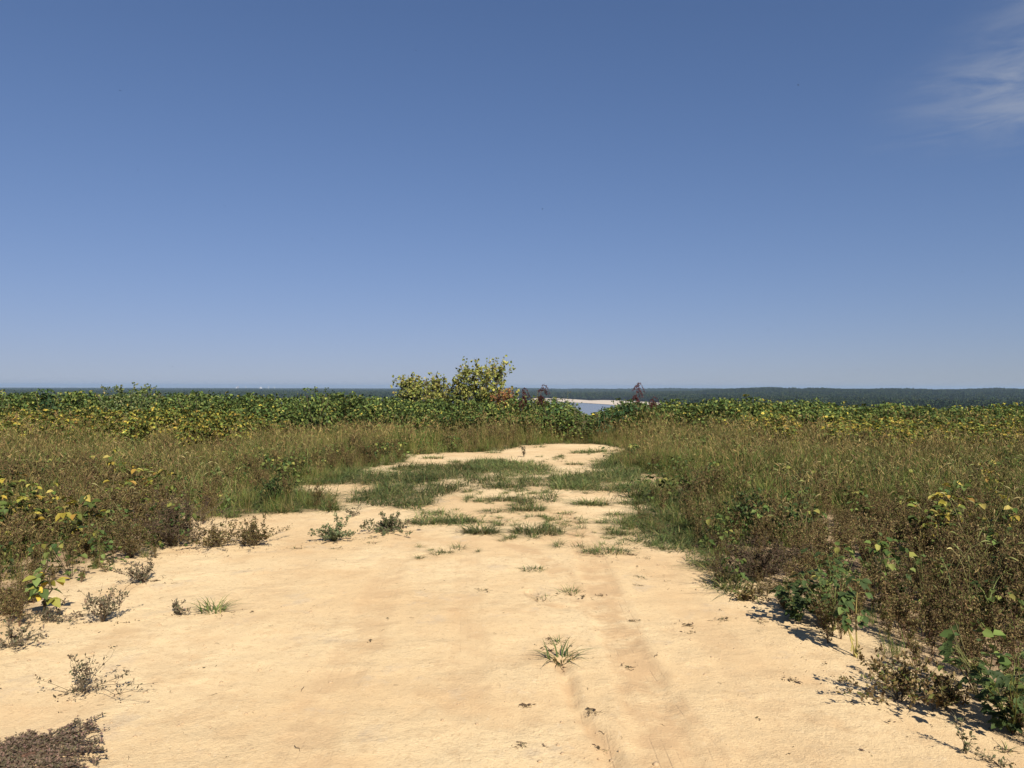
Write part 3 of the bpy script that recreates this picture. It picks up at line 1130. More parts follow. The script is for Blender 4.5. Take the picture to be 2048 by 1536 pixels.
dry_bush('dark bushy weed right of the grey green one', 778, 1068, 100, 45, 35, 22, 60, [(.07, .085, .04), (.10, .11, .05), (.12, .09, .06)], (.4, .4, .2), ls=.024)
dry_bush('straggly little weed above the grey green one', 708, 1036, 45, 26, 36, 7, 24, [(.09, .09, .05), (.12, .10, .06)], (.5, .5), ls=.02)
dry_bush('thin sprig standing in the middle of the back sand patch', 1048, 914, 22, 26, 37, 6, 14, ls=.04)

DKB = [(.075, .050, .034), (.055, .038, .028), (.11, .078, .048), (.070, .070, .030)]
dry_bush('dense dark purple brown weed bush at the left verge', 345, 1090, 190, 120, 45, 46, 130, DKB, (.35, .3, .2, .15), ls=.015, name='brown_bush')
dry_bush('dense brown weed bush left of the dark purple one at the left verge', 262, 1112, 130, 95, 46, 34, 120, BROWN, (.3, .2, .2, .2, .1), ls=.015, name='brown_bush')
dry_bush('dense dark brown weed bush at the right verge above the small lone one', 1520, 1160, 190, 110, 47, 46, 130, DKB, (.35, .3, .2, .15), ls=.014, name='brown_bush')
GRW = [(.055, .085, .030), (.080, .115, .036), (.040, .062, .026), (.13, .14, .05)]
for a_ in (('dark green bushy weed in the grass of the right verge', 1490, 1062, 130, 95, 41), ('smaller green bushy weed right of the dark one in the right verge', 1570, 1085, 90, 80, 42),
           ('green bushy weed at the left verge, in front of the green grass patch', 545, 1010, 70, 60, 43), ('green weed deep in the left verge among yellow soybeans', 30, 1010, 120, 90, 44)):
    dry_bush(a_[0], a_[1], a_[2], a_[3], a_[4], a_[5], 22, 70, GRW, (.35, .3, .2, .15), ls=.034, name='bushy_weed')

# mat of purple spurge in the bottom left corner
root = empty('spurge_mat', at(50, 1512))
tag(root, 'flat purple brown mat plant with star shaped edge in bottom left corner', 'plant')
r = np.random.default_rng(77)
gs, gl = Geo(), Geo()
for i in range(78):
    az = r.uniform(0, 6.283)
    L = .33 * r.uniform(.45, 1.0) ** .8 * (1 + .25 * math.cos(az - .3))
    tt = np.linspace(0, 1, 7)
    b = az + r.normal(0, .3)
    pts = np.stack([np.cos(az + (b - az) * tt) * L * tt, np.sin(az + (b - az) * tt) * L * .95 * tt, .012 + .012 * np.sin(tt * 3)], 1)
    tube(gs, pts, .0016, (.13, .075, .05), 3)
    for sub in range(4):
        q = r.uniform(.3, .9)
        o = np.array([np.interp(q, tt, pts[:, j]) for j in range(3)])
        a2 = az + r.choice([-1, 1]) * r.uniform(.4, .8)
        e = o + np.array([math.cos(a2), math.sin(a2), 0]) * L * r.uniform(.12, .28)
        nn = 26
        uu = r.uniform(0, 1.05, nn)[:, None]
        pp = o + (e - o) * uu
        pp[:, 2] += r.uniform(0, .012, nn)
        dd = rdir(nn, r)
        dd[:, 2] = np.abs(dd[:, 2]) * .4
        diamonds(gl, pp, dd, rdir(nn, r, 2.0), r.uniform(.010, .018, nn), r.uniform(.006, .010, nn),
                 vary(pick([(.125, .088, .062), (.095, .078, .045), (.145, .095, .072), (.075, .06, .04)], (.35, .3, .2, .15), nn, r), nn, r))
    nn = 60
    uu = r.uniform(.15, 1.02, nn)
    pp = np.stack([np.interp(uu, tt, pts[:, j]) for j in range(3)], 1)
    dd = rdir(nn, r)
    dd[:, 2] = np.abs(dd[:, 2]) * .4
    diamonds(gl, pp, dd, rdir(nn, r, 2.0), r.uniform(.010, .018, nn), r.uniform(.006, .010, nn),
             vary(pick([(.125, .088, .062), (.095, .078, .045), (.145, .095, .072), (.075, .06, .04)], (.35, .3, .2, .15), nn, r), nn, r))
gs.obj('stems', M_STEM, root)
gl.obj('leaves', M_DRY, root)


# grass tufts and patches on the sand, one object each
SPOTS = []                                          # where plants stand on the sand, for the litter round them


def tuft(label, px_, py_, wpix, hpix, seed, n=60, pal=GREEN_S, w=(.35, .3, .2, .15), group=None, wid=.006, flat=.75, name='grass_tuft'):
    k = EYE / (py_ - CY)
    root = empty(name, at(px_, py_))
    SPOTS.append((*P(px_, py_), wpix * k))
    tag(root, label, 'grass', group)
    r = np.random.default_rng(seed)
    g = Geo()
    W = wpix * k
    h = hpix * k
    n = int(n * (1.0 if wpix < 40 or py_ > 1150 else 3.2))
    a = r.uniform(0, 6.283, n)
    q = np.sqrt(r.uniform(0, 1, n)) * (.44 if py_ < 1150 else .26) * W
    base = np.stack([q * np.cos(a), q * np.sin(a) * flat, np.full(n, -.008)], 1)
    az = a + r.normal(0, .8, n)
    blades(g, base, az, r.uniform(.25, 1.0, n) * h, r.uniform(.3, 2.6 if py_ < 1150 else 1.7, n), r.uniform(.7, 1.5, n) * wid, vary(pick(pal, w, n, r), n, r), r, 4, .35)
    g.obj('blades', M_GRASS, root)
    gd = Geo()
    m2 = max(5, n // 5)
    a = r.uniform(0, 6.283, m2)
    base = np.stack([np.cos(a) * .25 * W * r.uniform(0, 1, m2), np.sin(a) * .25 * W * flat * r.uniform(0, 1, m2), np.full(m2, .002)], 1)
    blades(gd, base, a, r.uniform(.08, .25, m2) * h, r.uniform(2, 4, m2), np.full(m2, wid * .7), vary((.24, .18, .10), m2, r), r, 3, .1)
    gd.obj('dead_blades', M_GRASS, root)
    return root


def patch(label, poly, dens, hpix, seed, pal=GREEN_S, w=(.35, .3, .2, .15), name='grass_patch'):
    r = np.random.default_rng(seed)
    pg = np.array([P(*p) for p in poly])
    c = pg.mean(0)
    lo, hi = pg.min(0), pg.max(0)
    area = (hi - lo).prod()
    n = int(area * dens * 3.6)
    x = r.uniform(lo[0] - .2, hi[0] + .2, n)
    y = r.uniform(lo[1] - .2, hi[1] + .2, n)
    wx = x + .35 * vnoise(x * 3, y * 3, seed) + .2 * vnoise(x * 9, y * 9, seed + 1)
    wy = y + .6 * vnoise(x * 2.5, y * 2.5, seed + 2)
    m = inpoly(wx, wy, [tuple(p) for p in pg]) & (vnoise(x * 2.2, y * 1.6, seed + 3) + .5 * vnoise(x * 6, y * 6, seed + 4) > -.27)
    x, y = x[m], y[m]
    n = len(x)
    root = empty(name, (c[0], c[1], float(gz(c[0], c[1]))))
    tag(root, label, 'grass')
    k = c[1] / F
    g = Geo()
    cl = .6 + .9 * (vnoise(x * 2.2, y * 2.2, seed + 5) + .5)
    base = np.stack([x - c[0], y - c[1], gz(x, y) - float(gz(c[0], c[1])) - .01], 1)
    blades(g, base, r.uniform(0, 6.283, n), hpix * k * r.uniform(.2, .75, n) * cl, r.uniform(.4, 3.2, n), r.uniform(.7, 1.4, n) * .0085,
           vary(pick(pal, w, n, r), n, r), r, 3, .35)
    g.obj('blades', M_GRASS, root)
    return root


patch('broad green grass patch in the middle of the track, left of centre', [(690, 1003), (760, 985), (790, 965), (860, 962), (905, 985), (890, 1005), (850, 1028), (790, 1022), (740, 1010)], 420, 46, 900)
patch('green grass patch reaching from the left verge under the sand tongue', [(640, 968), (690, 945), (780, 952), (800, 968), (760, 974)], 420, 40, 910)
patch('grass patch below the back sand at the left of the track', [(790, 962), (800, 940), (850, 930), (960, 935), (970, 955), (930, 975), (860, 978)], 330, 36, 920)
patch('long low grass strip just in front of the back sand patch', [(930, 932), (960, 922), (1110, 935), (1105, 948), (1000, 952), (940, 945)], 420, 28, 930)
patch('grass patch in the centre of the track behind the small tufts', [(950, 968), (985, 952), (1085, 958), (1075, 978), (1010, 982)], 420, 30, 940)
patch('green grass tongue growing out from the right verge', [(1080, 985), (1110, 960), (1180, 950), (1260, 945), (1320, 985), (1250, 992), (1170, 986)], 480, 46, 950)
patch('grass clump touching the tongue of grass, nearer the middle of the track', [(1040, 1015), (1060, 995), (1110, 985), (1120, 1010), (1080, 1022)], 480, 34, 960)
patch('dark green turf patch at the right verge beside the wheel track', [(1255, 1058), (1268, 1040), (1320, 1028), (1400, 1040), (1430, 1075), (1400, 1090), (1330, 1080)], 620, 40, 970)
patch('sparse turf edging the sand in front of the dark right turf', [(1310, 1100), (1340, 1082), (1420, 1092), (1450, 1115), (1400, 1115)], 360, 34, 980)
patch('green grass patch at the left verge beside the bare sand strip', [(470, 1020), (490, 992), (560, 985), (655, 995), (668, 1018), (600, 1028)], 480, 46, 990)
patch('low green mat left of the oval tuft, in front of the grass tongue', [(1005, 1012), (1030, 992), (1060, 990), (1060, 1006), (1030, 1018)], 480, 26, 1400)
patch('low ragged mat at the foot of the broad left patch', [(800, 1040), (850, 1030), (950, 1040), (960, 1050), (900, 1058), (830, 1052)], 480, 28, 1410)
patch('creeping green mat along the right verge below the dark turf', [(1265, 1075), (1300, 1062), (1400, 1085), (1460, 1130), (1470, 1160), (1420, 1140), (1350, 1110)], 520, 34, 1420)
patch('green mat right of the grass tongue at the foot of the right verge', [(1240, 1000), (1300, 985), (1400, 1000), (1420, 1035), (1330, 1030), (1280, 1018)], 520, 44, 1430)
patch('thin grass mat at the right side of the back sand patch', [(1190, 940), (1215, 915), (1260, 905), (1290, 930), (1260, 945)], 420, 34, 1440)
for j, a_ in enumerate([
    ('large green grass tuft alone on the sand at centre, nearest the camera', 1122, 1320, 95, 60, 48, .0080),
    ('thin grass tuft just behind the large lone tuft', 1112, 1290, 55, 28, 16, .005),
    ('green grass tuft on the sand at the left beside a small grey weed', 425, 1222, 95, 42, 60, .0075),
    ('small double grass tuft beside the wheel track', 1142, 1187, 75, 26, 40, .006),
    ('wispy dry grass tuft left of the small double tuft', 1085, 1198, 60, 16, 16, .005),
    ('little flat grass tuft behind the wispy dry one', 1065, 1143, 48, 15, 26, .006),
    ('ragged grass tuft at the right of the crossing wheel tracks', 1212, 1108, 105, 24, 70, .006),
    ('dense dark green grass tuft at the centre of the sand', 963, 1070, 78, 30, 110, .007),
    ('wide green grass tuft right of the dense dark one', 1078, 1070, 115, 34, 120, .007),
    ('grass tuft between the wide one and the right turf', 1237, 1072, 52, 24, 60, .006),
    ('oval green grass tuft in front of the grass tongue', 1182, 1012, 78, 26, 100, .008),
    ('small grass tuft behind the wide green one', 1022, 1046, 38, 12, 34, .006),
    ('brownish grass tuft above the small central ones', 982, 1028, 58, 16, 44, .006),
    ('small tuft right of the brownish one', 1132, 1030, 44, 12, 34, .006),
    ('low green strip of grass joining the dark bushy weed', 862, 1050, 90, 24, 100, .007),
    ('low grass tuft at the right end of the green strip', 920, 1048, 80, 22, 80, .007),
    ('grass clump in front of the central clump', 1055, 1024, 80, 26, 100, .007),
    ('small leaf green tuft left of the central clump', 1000, 1004, 60, 20, 60, .007),
    ('small tuft at the edge of the right turf nearest the sand', 1330, 1100, 45, 18, 40, .006),
    ('tuft below the sparse turf at the right verge', 1402, 1132, 50, 16, 46, .006),
    ('tuft under the brown weeds at the right verge', 1452, 1160, 50, 26, 46, .006),
    ('tuft in the corner between right turf and the track', 1232, 1034, 45, 16, 40, .006),
    ('green tuft right of the oval tuft, at the verge', 1262, 1010, 60, 22, 70, .007),
    ('lone tuft at the right of the back sand patch', 1160, 906, 44, 14, 40, .010),
    ('second lone tuft right across the back sand patch', 1196, 904, 46, 18, 46, .010),
    ('dark tuft at the rear edge of the back sand patch', 1080, 894, 30, 14, 36, .010),
    ('green tuft in the front of the back sand patch', 1150, 931, 44, 12, 44, .009),
    ('low tuft at the left end of the back sand patch', 865, 917, 50, 14, 44, .010),
    ('pale tuft in the left of the back sand patch', 985, 905, 40, 10, 30, .010),
    ('tiny grass tuft in the bottom right corner', 2012, 1502, 36, 26, 20, .004),
]):
    tuft(a_[0], a_[1], a_[2], a_[3], a_[4], 1000 + j, a_[5], wid=a_[6], flat=.55 if a_[3] > 70 and a_[2] < 1150 else .8)
SPR = [(1045, 1490, 26), (1205, 1493, 28), (1185, 1424, 26), (1255, 1335, 22), (1282, 1157, 22), (1278, 1172, 16), (1378, 1250, 20), (1380, 1264, 16),
       (1446, 1241, 26), (1520, 1243, 30), (1270, 1243, 16), (1100, 1279, 14), (1098, 1303, 14), (1058, 1414, 18), (1582, 1360, 18), (1200, 1192, 16),
       (965, 1184, 24), (675, 1098, 22), (745, 1078, 24), (745, 1088, 22), (597, 1097, 26), (310, 1160, 14), (1160, 940, 26), (1125, 925, 22), (1075, 928, 24),
       (1048, 1412, 14), (1140, 985, 26), (1205, 1050, 26), (1150, 1040, 28), (1165, 1050, 26), (1260, 1112, 20), (1275, 1100, 18), (1290, 1118, 18), (1205, 930, 26)]
SPRL = ['tiny green sprig nearest the bottom edge, left of the small gully', 'tiny green sprig near the bottom edge beside the small gully',
        'thin little sprig below the large lone tuft', 'tiny dark sprig right of the large lone tuft', 'small flat sprig far right of the double tuft',
        'faint sprig just below the flat one right of the double tuft', 'upper of two tiny sprigs on the right sand', 'lower of two tiny sprigs on the right sand',
        'star shaped sprig halfway to the right verge', 'sprig nearest the dark leafy weed on the right', 'tiny sprig in the right wheel track',
        'tiny sprig above left of the large lone tuft', 'tiny sprig just left of the large lone tuft', 'pale dead sprig in the front centre of the sand',
        'lone dark sprig on the sand below the podded soybean', 'tiny sprig right of the small double tuft', 'flat twiggy sprig in the middle of the sand',
        'small sprig under the grey green weed', 'upper sprig between grey green and dark bushy weeds', 'lower sprig between grey green and dark bushy weeds',
        'lone sprig left of the grey green weed', 'tiny sprig beside the farthest dry bush on the left', 'sprig at the front right of the back sand patch',
        'sprig in the middle right of the back sand patch', 'sprig in the centre of the back sand patch', 'crumb sized sprig in the front centre beside the pale dead one',
        'sprig between the oval tuft and the grass tongue', 'sprig left of the tuft by the right turf', 'left sprig of a trio before the oval tuft',
        'right sprig of a trio before the oval tuft', 'left of three sprigs below the right turf', 'upper of three sprigs below the right turf',
        'right of three sprigs below the right turf', 'sprig at the right rim of the back sand patch']
for j, (a_, b_, w_) in enumerate(SPR):
    tuft(SPRL[j], a_, b_, w_, w_ * .42, 1200 + j, 14, wid=.0045 if b_ > 1130 else .006, group='small grass sprigs on the sand', name='grass_sprig')
tuft('leaning tall grass blades rising from the lower right brown weed', 1835, 1385, 90, 105, 1300, 14, [(.13, .16, .06), (.18, .20, .09)], (.5, .5), wid=.009, name='tall_grass_tuft')


# soybean plants that stand out singly among the weeds
def soy_thing(seed, pal, w, h):
    root = empty('soybean_plant', (0, 0, 0))
    soy(seed, h, 2, pal, w, .085, nn=7).obj('foliage', M_LEAF, root)
    return root


protos = [soy_thing(701 + i, SOY_Y, (.18, .18, .22, .28, .07, .07), .56) for i in range(4)]
used = [False] * 4
r = np.random.default_rng(55)
spots = [(r.uniform(-60, 215), r.uniform(1005, 1120), 0) for _ in range(13)] + [(r.uniform(1780, 2100), r.uniform(985, 1150), 1) for _ in range(8)] + \
        [(r.uniform(210, 330), r.uniform(985, 1040), 0) for _ in range(4)]
for i, (a_, b_, sd_) in enumerate(spots):
    k = i % 4
    x, y = P(a_, b_)
    if not field_mask(np.array([x]), np.array([y]))[0]:
        continue
    o = copy_tree(protos[k]) if used[k] else protos[k]
    used[k] = True
    o.location = (x, y, float(gz(x, y)))
    o.rotation_euler = (0, 0, r.uniform(0, 6.28))
    s_ = r.uniform(.8, 1.1)
    o.scale = (s_, s_, s_)
    if sd_ == 0:
        tag(o, 'yellowing soybean plant among the weeds of the left verge', 'plant', 'yellow soybeans in the left verge')
    else:
        tag(o, 'yellowing soybean plant among the weeds of the right verge', 'plant', 'yellow soybeans in the right verge')


# saplings on the bluff edge
def sapling(label, px_, d, top_py, wpix, seed, nbr, nleaf, ls, low_py, name='sapling', pal=None, w=None):
    pal = pal or [(.31, .31, .075), (.23, .25, .065), (.39, .36, .10), (.14, .17, .045), (.25, .19, .06)]
    w = w or (.32, .27, .15, .18, .08)
    x, zt_ = S(px_, top_py, d)
    zb = float(gz(x, d))
    H = zt_ - zb
    zl = S(px_, low_py, d)[1] - zb
    Wd = wpix / F * d
    r = np.random.default_rng(seed)
    root = empty(name, (x, d, zb))
    tag(root, label, 'tree')
    gt, gb, gl = Geo(), Geo(), Geo()
    tt = np.linspace(0, 1, 7)
    tr = np.stack([.06 * np.sin(tt * 4 + seed), .05 * np.sin(tt * 3), tt * H * .92 - .05], 1)
    tube(gt, tr, np.linspace(.028, .006, 7), (.24, .22, .17), 6)
    for i in range(nbr):
        s_ = r.uniform(.12, .85)
        o = np.array([np.interp(s_, tt, tr[:, j]) for j in range(3)])
        az = r.uniform(0, 6.283)
        zt = zl + (H - zl) * r.uniform(.12, 1.0)
        zt = max(zt, o[2] + .1)
        prof = math.sqrt(max(.12, 1 - ((zt - zl) / (H - zl) * 1.02 - .25) ** 2 * 1.3))
        e = np.array([math.cos(az) * Wd * .5 * r.uniform(.55, 1) * prof, math.sin(az) * Wd * .45 * r.uniform(.4, 1) * prof, zt])
        mid = (o + e) / 2 + np.array([math.cos(az) * .08, math.sin(az) * .08, -.04])
        tube(gb, [o, mid, e], [.010, .007, .003], (.20, .18, .13), 4)
        nt = 5
        for k in range(nt):
            q = r.uniform(.35, 1.0)
            b_ = o + (e - o) * q
            tip = b_ + rdir(1, r, .5)[0] * r.uniform(.06, .2)
            tube(gb, [b_, (b_ + tip) / 2, tip], .0025, (.20, .17, .12), 3)
            m_ = nleaf // nt
            ps = b_ + (tip - b_) * r.uniform(.2, 1.1, m_)[:, None] + r.normal(0, .035, (m_, 3))
            L = r.uniform(.7, 1.3, m_) * ls
            leaves(gl, ps, rdir(m_, r, -.1), rdir(m_, r, .4), L, L * .85, vary(pick(pal, w, m_, r), m_, r))
    gt.obj('trunk', M_STEM, root, True)
    gb.obj('branches', M_STEM, root)
    gl.obj('crown', M_LEAF, root)
    return root


sapling('tallest yellow green sapling rising above the weeds left of the river gap', 970, 27.0, 711, 150, 61, 76, 32, .085, 812)
sapling('low yellow green sapling left of the tallest one', 882, 27.3, 744, 96, 62, 44, 26, .085, 812)
sapling('leftmost yellow green sapling on the skyline', 818, 27.3, 745, 84, 63, 44, 26, .085, 812)
sapling('short ochre shrub between the leftmost and middle saplings', 850, 26.6, 764, 78, 64, 26, 22, .08, 812, 'shrub')
sapling('rusty leaved shrub at the right foot of the tallest sapling', 1010, 26.4, 772, 62, 65, 24, 34, .07, 812, 'shrub', [(.26, .12, .05), (.28, .22, .06), (.20, .09, .045)], (.4, .3, .3))
sapling('thin leafy shrub between the middle and the tallest sapling', 925, 26.8, 752, 56, 66, 18, 30, .08, 812, 'shrub')


# red pigweed with drooping flower heads
def pigweed(label, px_, d, top_py, seed, lean, size=1.3):
    x, zt_ = S(px_, top_py, d)
    zb = float(gz(x, d))
    H = zt_ - zb
    root = empty('pigweed', (x, d, zb))
    tag(root, label, 'plant')
    r = np.random.default_rng(seed)
    gs, gh, gl = Geo(), Geo(), Geo()
    tt = np.linspace(0, 1, 9)
    lx = lean * (tt ** 2.5)
    st = np.stack([lx, .03 * np.sin(tt * 5), H * tt - .03 * (1 - tt)], 1)
    tube(gs, st, np.linspace(.014, .005, 9), (.13, .045, .04), 5)

    def head(o, az, L, fall):
        t_ = np.linspace(0, 1, 7)
        p_ = np.stack([o[0] + np.cos(az) * L * .55 * t_, o[1] + np.sin(az) * L * .3 * t_, o[2] + L * (.45 * t_ - fall * t_ ** 2)], 1)
        n_ = 70
        u_ = r.uniform(0, 1, n_)
        c_ = np.stack([np.interp(u_, t_, p_[:, j]) for j in range(3)], 1) + r.normal(0, .010 * size, (n_, 3))
        tube(gs, p_, .003, (.13, .04, .04), 3)
        diamonds(gh, c_, rdir(n_, r, -.2), rdir(n_, r), r.uniform(.02, .038, n_) * size, r.uniform(.014, .024, n_) * size,
                 vary(pick([(.085, .028, .030), (.060, .024, .026), (.12, .05, .042)], (.4, .35, .25), n_, r), n_, r))
    head(st[-1], 0 if lean >= 0 else math.pi, .34 * size, 1.1)
    for i in range(8):
        s_ = r.uniform(.68, .97)
        o = np.array([np.interp(s_, tt, st[:, j]) for j in range(3)])
        head(o, r.choice([0, math.pi]) + r.normal(0, .8), r.uniform(.16, .3) * size, r.uniform(.8, 1.4))
    n_ = 26
    u_ = r.uniform(.2, .75, n_)
    c_ = np.stack([np.interp(u_, tt, st[:, j]) for j in range(3)], 1)
    L = r.uniform(.06, .11, n_)
    leaves(gl, c_, rdir(n_, r, -.3), rdir(n_, r, .6), L, L * .5, vary((.11, .09, .045), n_, r))
    gs.obj('stem', M_STEM, root)
    gh.obj('flower_heads', M_DRY, root)
    gl.obj('leaves', M_LEAF, root)


pigweed('dark red pigweed bending right, between the saplings and the river gap', 1076, 25.0, 771, 71, .14)
pigweed('dark red pigweed close beside the tallest sapling', 1044, 25.2, 778, 72, .03)
pigweed('tall dark red pigweed standing right of the river gap', 1271, 24.0, 768, 73, .05)
pigweed('short withered pigweed right of the tall red one', 1303, 24.0, 795, 74, .04, 1.0)


# vine mounds that break the skyline
def mound(label, px_, d, top_py, wpix, seed, n, pal=VINE, w=(.34, .26, .22, .12, .06), ls=.09, tend=8, tend_l=.3, name='vine_mound'):
    x, zt_ = S(px_, top_py, d)
    zb = float(gz(x, d))
    H = zt_ - zb
    Wd = wpix / F * d
    r = np.random.default_rng(seed)
    root = empty(name, (x, d, zb))
    tag(root, label, 'vines')
    gl, gs = Geo(), Geo()
    dv = rdir(n, r, .35)
    dv[:, 2] = np.abs(dv[:, 2])
    rr = r.uniform(.72, 1.0, n)[:, None] * (1 + .28 * vnoise(dv[:, 0] * 3 + seed, dv[:, 1] * 3 + dv[:, 2] * 2, seed))[:, None]
    ps = dv * rr * np.array([Wd / 2, Wd / 2 * .8, H * .97])
    nr = dv + rdir(n, r) * .6
    d_ = rdir(n, r, -.5)
    L = r.uniform(.65, 1.3, n) * ls
    leaves(gl, ps, d_, nr, L, L * .85, vary(pick(pal, w, n, r), n, r))
    for i in range(7):
        az = r.uniform(0, 6.283)
        tt = np.linspace(0, 1, 4)
        tube(gs, np.stack([np.cos(az) * Wd * .35 * tt, np.sin(az) * Wd * .3 * tt, H * .9 * tt - .03], 1), .006, (.10, .08, .045), 4)
    for i in range(tend):
        az = r.uniform(0, 6.283)
        o = np.array([math.cos(az) * Wd * .3 * r.uniform(.1, 1), math.sin(az) * Wd * .2, H * r.uniform(.8, .95)])
        t_ = np.linspace(0, 1, 6)
        ll = tend_l * r.uniform(.5, 1.1)
        p_ = np.stack([o[0] + math.cos(az) * ll * .6 * t_, o[1] + math.sin(az) * .1 * t_, o[2] + ll * (1.1 * t_ - .6 * t_ ** 2.5)], 1)
        tube(gs, p_, [.004, .004, .0035, .003, .0025, .002], (.16, .17, .07), 3)
        m_ = 7
        u_ = r.uniform(.1, 1, m_)
        c_ = np.stack([np.interp(u_, t_, p_[:, j]) for j in range(3)], 1)
        L = r.uniform(.04, .08, m_)
        leaves(gl, c_, rdir(m_, r), rdir(m_, r, .5), L, L * .7, vary(pick(pal, w, m_, r), m_, r))
    gs.obj('stems', M_STEM, root)
    gl.obj('leaves', M_LEAF, root)


PALE = [(.14, .18, .07), (.20, .23, .09), (.09, .13, .045), (.28, .27, .12), (.06, .10, .035)]
mound('broad pale green vine mound with tendrils on the left skyline', 258, 21.4, 773, 175, 81, 1300, PALE, (.3, .25, .2, .1, .15), .06, 26, .32)
mound('small dark green bush on the skyline at far left', 93, 21.5, 772, 56, 82, 260, [(.035, .065, .028), (.055, .09, .035), (.025, .05, .022)], (.4, .35, .25), .085, 2, .1, 'bush')
mound('round green vine mound on the skyline left of the saplings', 632, 21.8, 777, 88, 83, 620, VINE, (.34, .26, .22, .12, .06), .08, 10, .28)
mound('low vine mound between the two bigger ones on the left', 395, 21.8, 783, 130, 84, 520, VINE, (.3, .26, .2, .16, .08), .08, 10, .2)
mound('green bush at the left picture edge on the skyline', -14, 21.5, 779, 90, 85, 420, PALE, (.3, .2, .3, .05, .15), .075, 5, .2, 'bush')
mound('dark green bush on the right side of the river gap', 1262, 23.5, 797, 125, 86, 560, [(.040, .080, .030), (.06, .11, .036), (.03, .055, .026), (.12, .12, .05)], (.35, .3, .25, .1), .085, 4, .15, 'bush')
mound('low dark green bush at the lower edge of the river gap', 1208, 22.8, 816, 50, 87, 260, [(.040, .080, .030), (.06, .11, .036), (.03, .055, .026)], (.4, .35, .25), .08, 1, .1, 'bush')
mound('dark green bush on the left side of the river gap', 1112, 23.4, 803, 80, 88, 420, [(.050, .095, .032), (.075, .125, .038), (.034, .062, .026), (.16, .20, .06)], (.35, .3, .2, .15), .085, 5, .18, 'bush')


# wispy stalks standing in the gap and on the skyline
def stalk(label, px_, d, top_py, seed, col=(.19, .17, .07)):
    x, zt_ = S(px_, top_py, d)
    zb = float(gz(x, d))
    H = zt_ - zb
    root = empty('weed_stalk', (x, d, zb))
    tag(root, label, 'weed')
    gs, gl = weed(seed, H, 3, .16, 22, .05, [(.13, .15, .06), (.20, .19, .09), (.09, .11, .05)], (.4, .3, .3), stemc=col, rad=.004)
    gs.obj('stems', M_STEM, root)
    gl.obj('leaves', M_LEAF, root)


stalk('thin tall weed stalk against the sandbar in the river gap', 1138, 23.5, 781, 91)
stalk('pale feathery weed left of the water in the gap', 1152, 23.0, 802, 92, (.28, .22, .14))
stalk('pale dry weed stalk at the middle of the river gap', 1164, 22.6, 812, 93, (.30, .23, .14))
stalk('thin stalk above the sapling side bush left of the gap', 1068, 24.4, 783, 94)

# ------------------------------------------------------------------ loose bits on the sand
r = np.random.default_rng(31)
n = 5200
x, y = area_pts(n, -5, 5, 5.2, 20, r)
u, v = topx(x, y)
m = ~field_mask(x, y) & (vnoise(x * 1.1, y * .8, 81) + .5 * vnoise(x * 3.5, y * 3.5, 82) > .20 + .22 * smooth(1040, 1110, v)) & (np.abs(u - 1010) < 330)
x, y = x[m], y[m]
scatter('grass_sprouts', C_SHORT, np.stack([x, y, gz(x, y)], 1), r.uniform(.25, .8, len(x)), 'ragged low grass sprouts spread over the sand between the tufts', 'grass')
r = np.random.default_rng(5)
cl_m = []
for i in range(4):
    g = Geo()
    a = np.linspace(0, 6.283, 7)[:-1]
    ring = lambda q, z: np.stack([np.cos(a) * q * r.uniform(.7, 1.2, 6), np.sin(a) * q * r.uniform(.7, 1.2, 6), np.full(6, z) + r.uniform(-.1, .1, 6)], 1)
    vv = np.concatenate([ring(.9, -.3), ring(1, .25), ring(.5, .62)])
    ff = [(k * 6 + j, k * 6 + (j + 1) % 6, (k + 1) * 6 + (j + 1) % 6, (k + 1) * 6 + j) for k in range(2) for j in range(6)] + [(12, 13, 14, 15), (12, 15, 16, 17)]
    g.add(vv, ff, np.array((.40, .285, .17)))
    cl_m.append(g.mesh('clod', M_STEM))
C_CLOD = proto_col('clod', cl_m)
lt_m = []
for i in range(6):
    g = Geo()
    if i < 3:
        p_ = np.stack([np.linspace(-.5, .5, 4), r.normal(0, .08, 4), np.array([.02, .05, .05, .02])], 1)
        tube(g, p_, .03, (.15, .10, .06), 3)
    else:
        diamonds(g, np.array([[-.4, 0, .04], [0, .1, .05], [.1, -.3, .03]]), rdir(3, r) * [1, 1, .2], rdir(3, r, 2), [.6, .5, .4], [.3, .25, .2], vary((.12, .085, .05), 3, r))
    lt_m.append(g.mesh('litter', M_DRY))
C_LIT = proto_col('litter', lt_m)
n = 9000
x, y = area_pts(n, -6, 6, 2.6, 13)
m = ~field_mask(x, y) & (vnoise(x * 1.3, y * 1.3, 61) + .35 * vnoise(x * 5, y * 5, 62) > .02)
x, y = x[m], y[m]
scatter('soil_clods', C_CLOD, np.stack([x, y, gz(x, y)], 1), r.lognormal(-5.5, .5, len(x)), 'crumbs and small clods of soil strewn over the sandy track', 'soil')
n = 26000
x, y = area_pts(n, -9, 9, 2.6, 16)
de, _ = seg_dist(x, y, OUT_G[1:-1])
m = ~field_mask(x, y) & (r.uniform(0, 1, n) < .06 + .6 * np.exp(-de / .25))
x, y = x[m], y[m]
BUSH = [(*P(a_, b_), w_ * EYE / (b_ - CY)) for a_, b_, w_ in ((165, 1378, 150), (205, 1240, 100), (290, 1162, 95), (352, 1226, 50), (22, 1288, 130), (505, 1092, 170), (430, 1096, 140), (1800, 1398, 200), (1492, 1200, 80), (668, 1082, 90), (778, 1068, 100))]
lx, ly = [], []
for sx_, sy_, sw_ in SPOTS + BUSH:
    m_ = int(10 + 70 * sw_)
    lx.append(sx_ + r.normal(0, .36 * sw_, m_))
    ly.append(sy_ + r.normal(0, .32 * sw_, m_))
x, y = np.concatenate([x] + lx), np.concatenate([y] + ly)
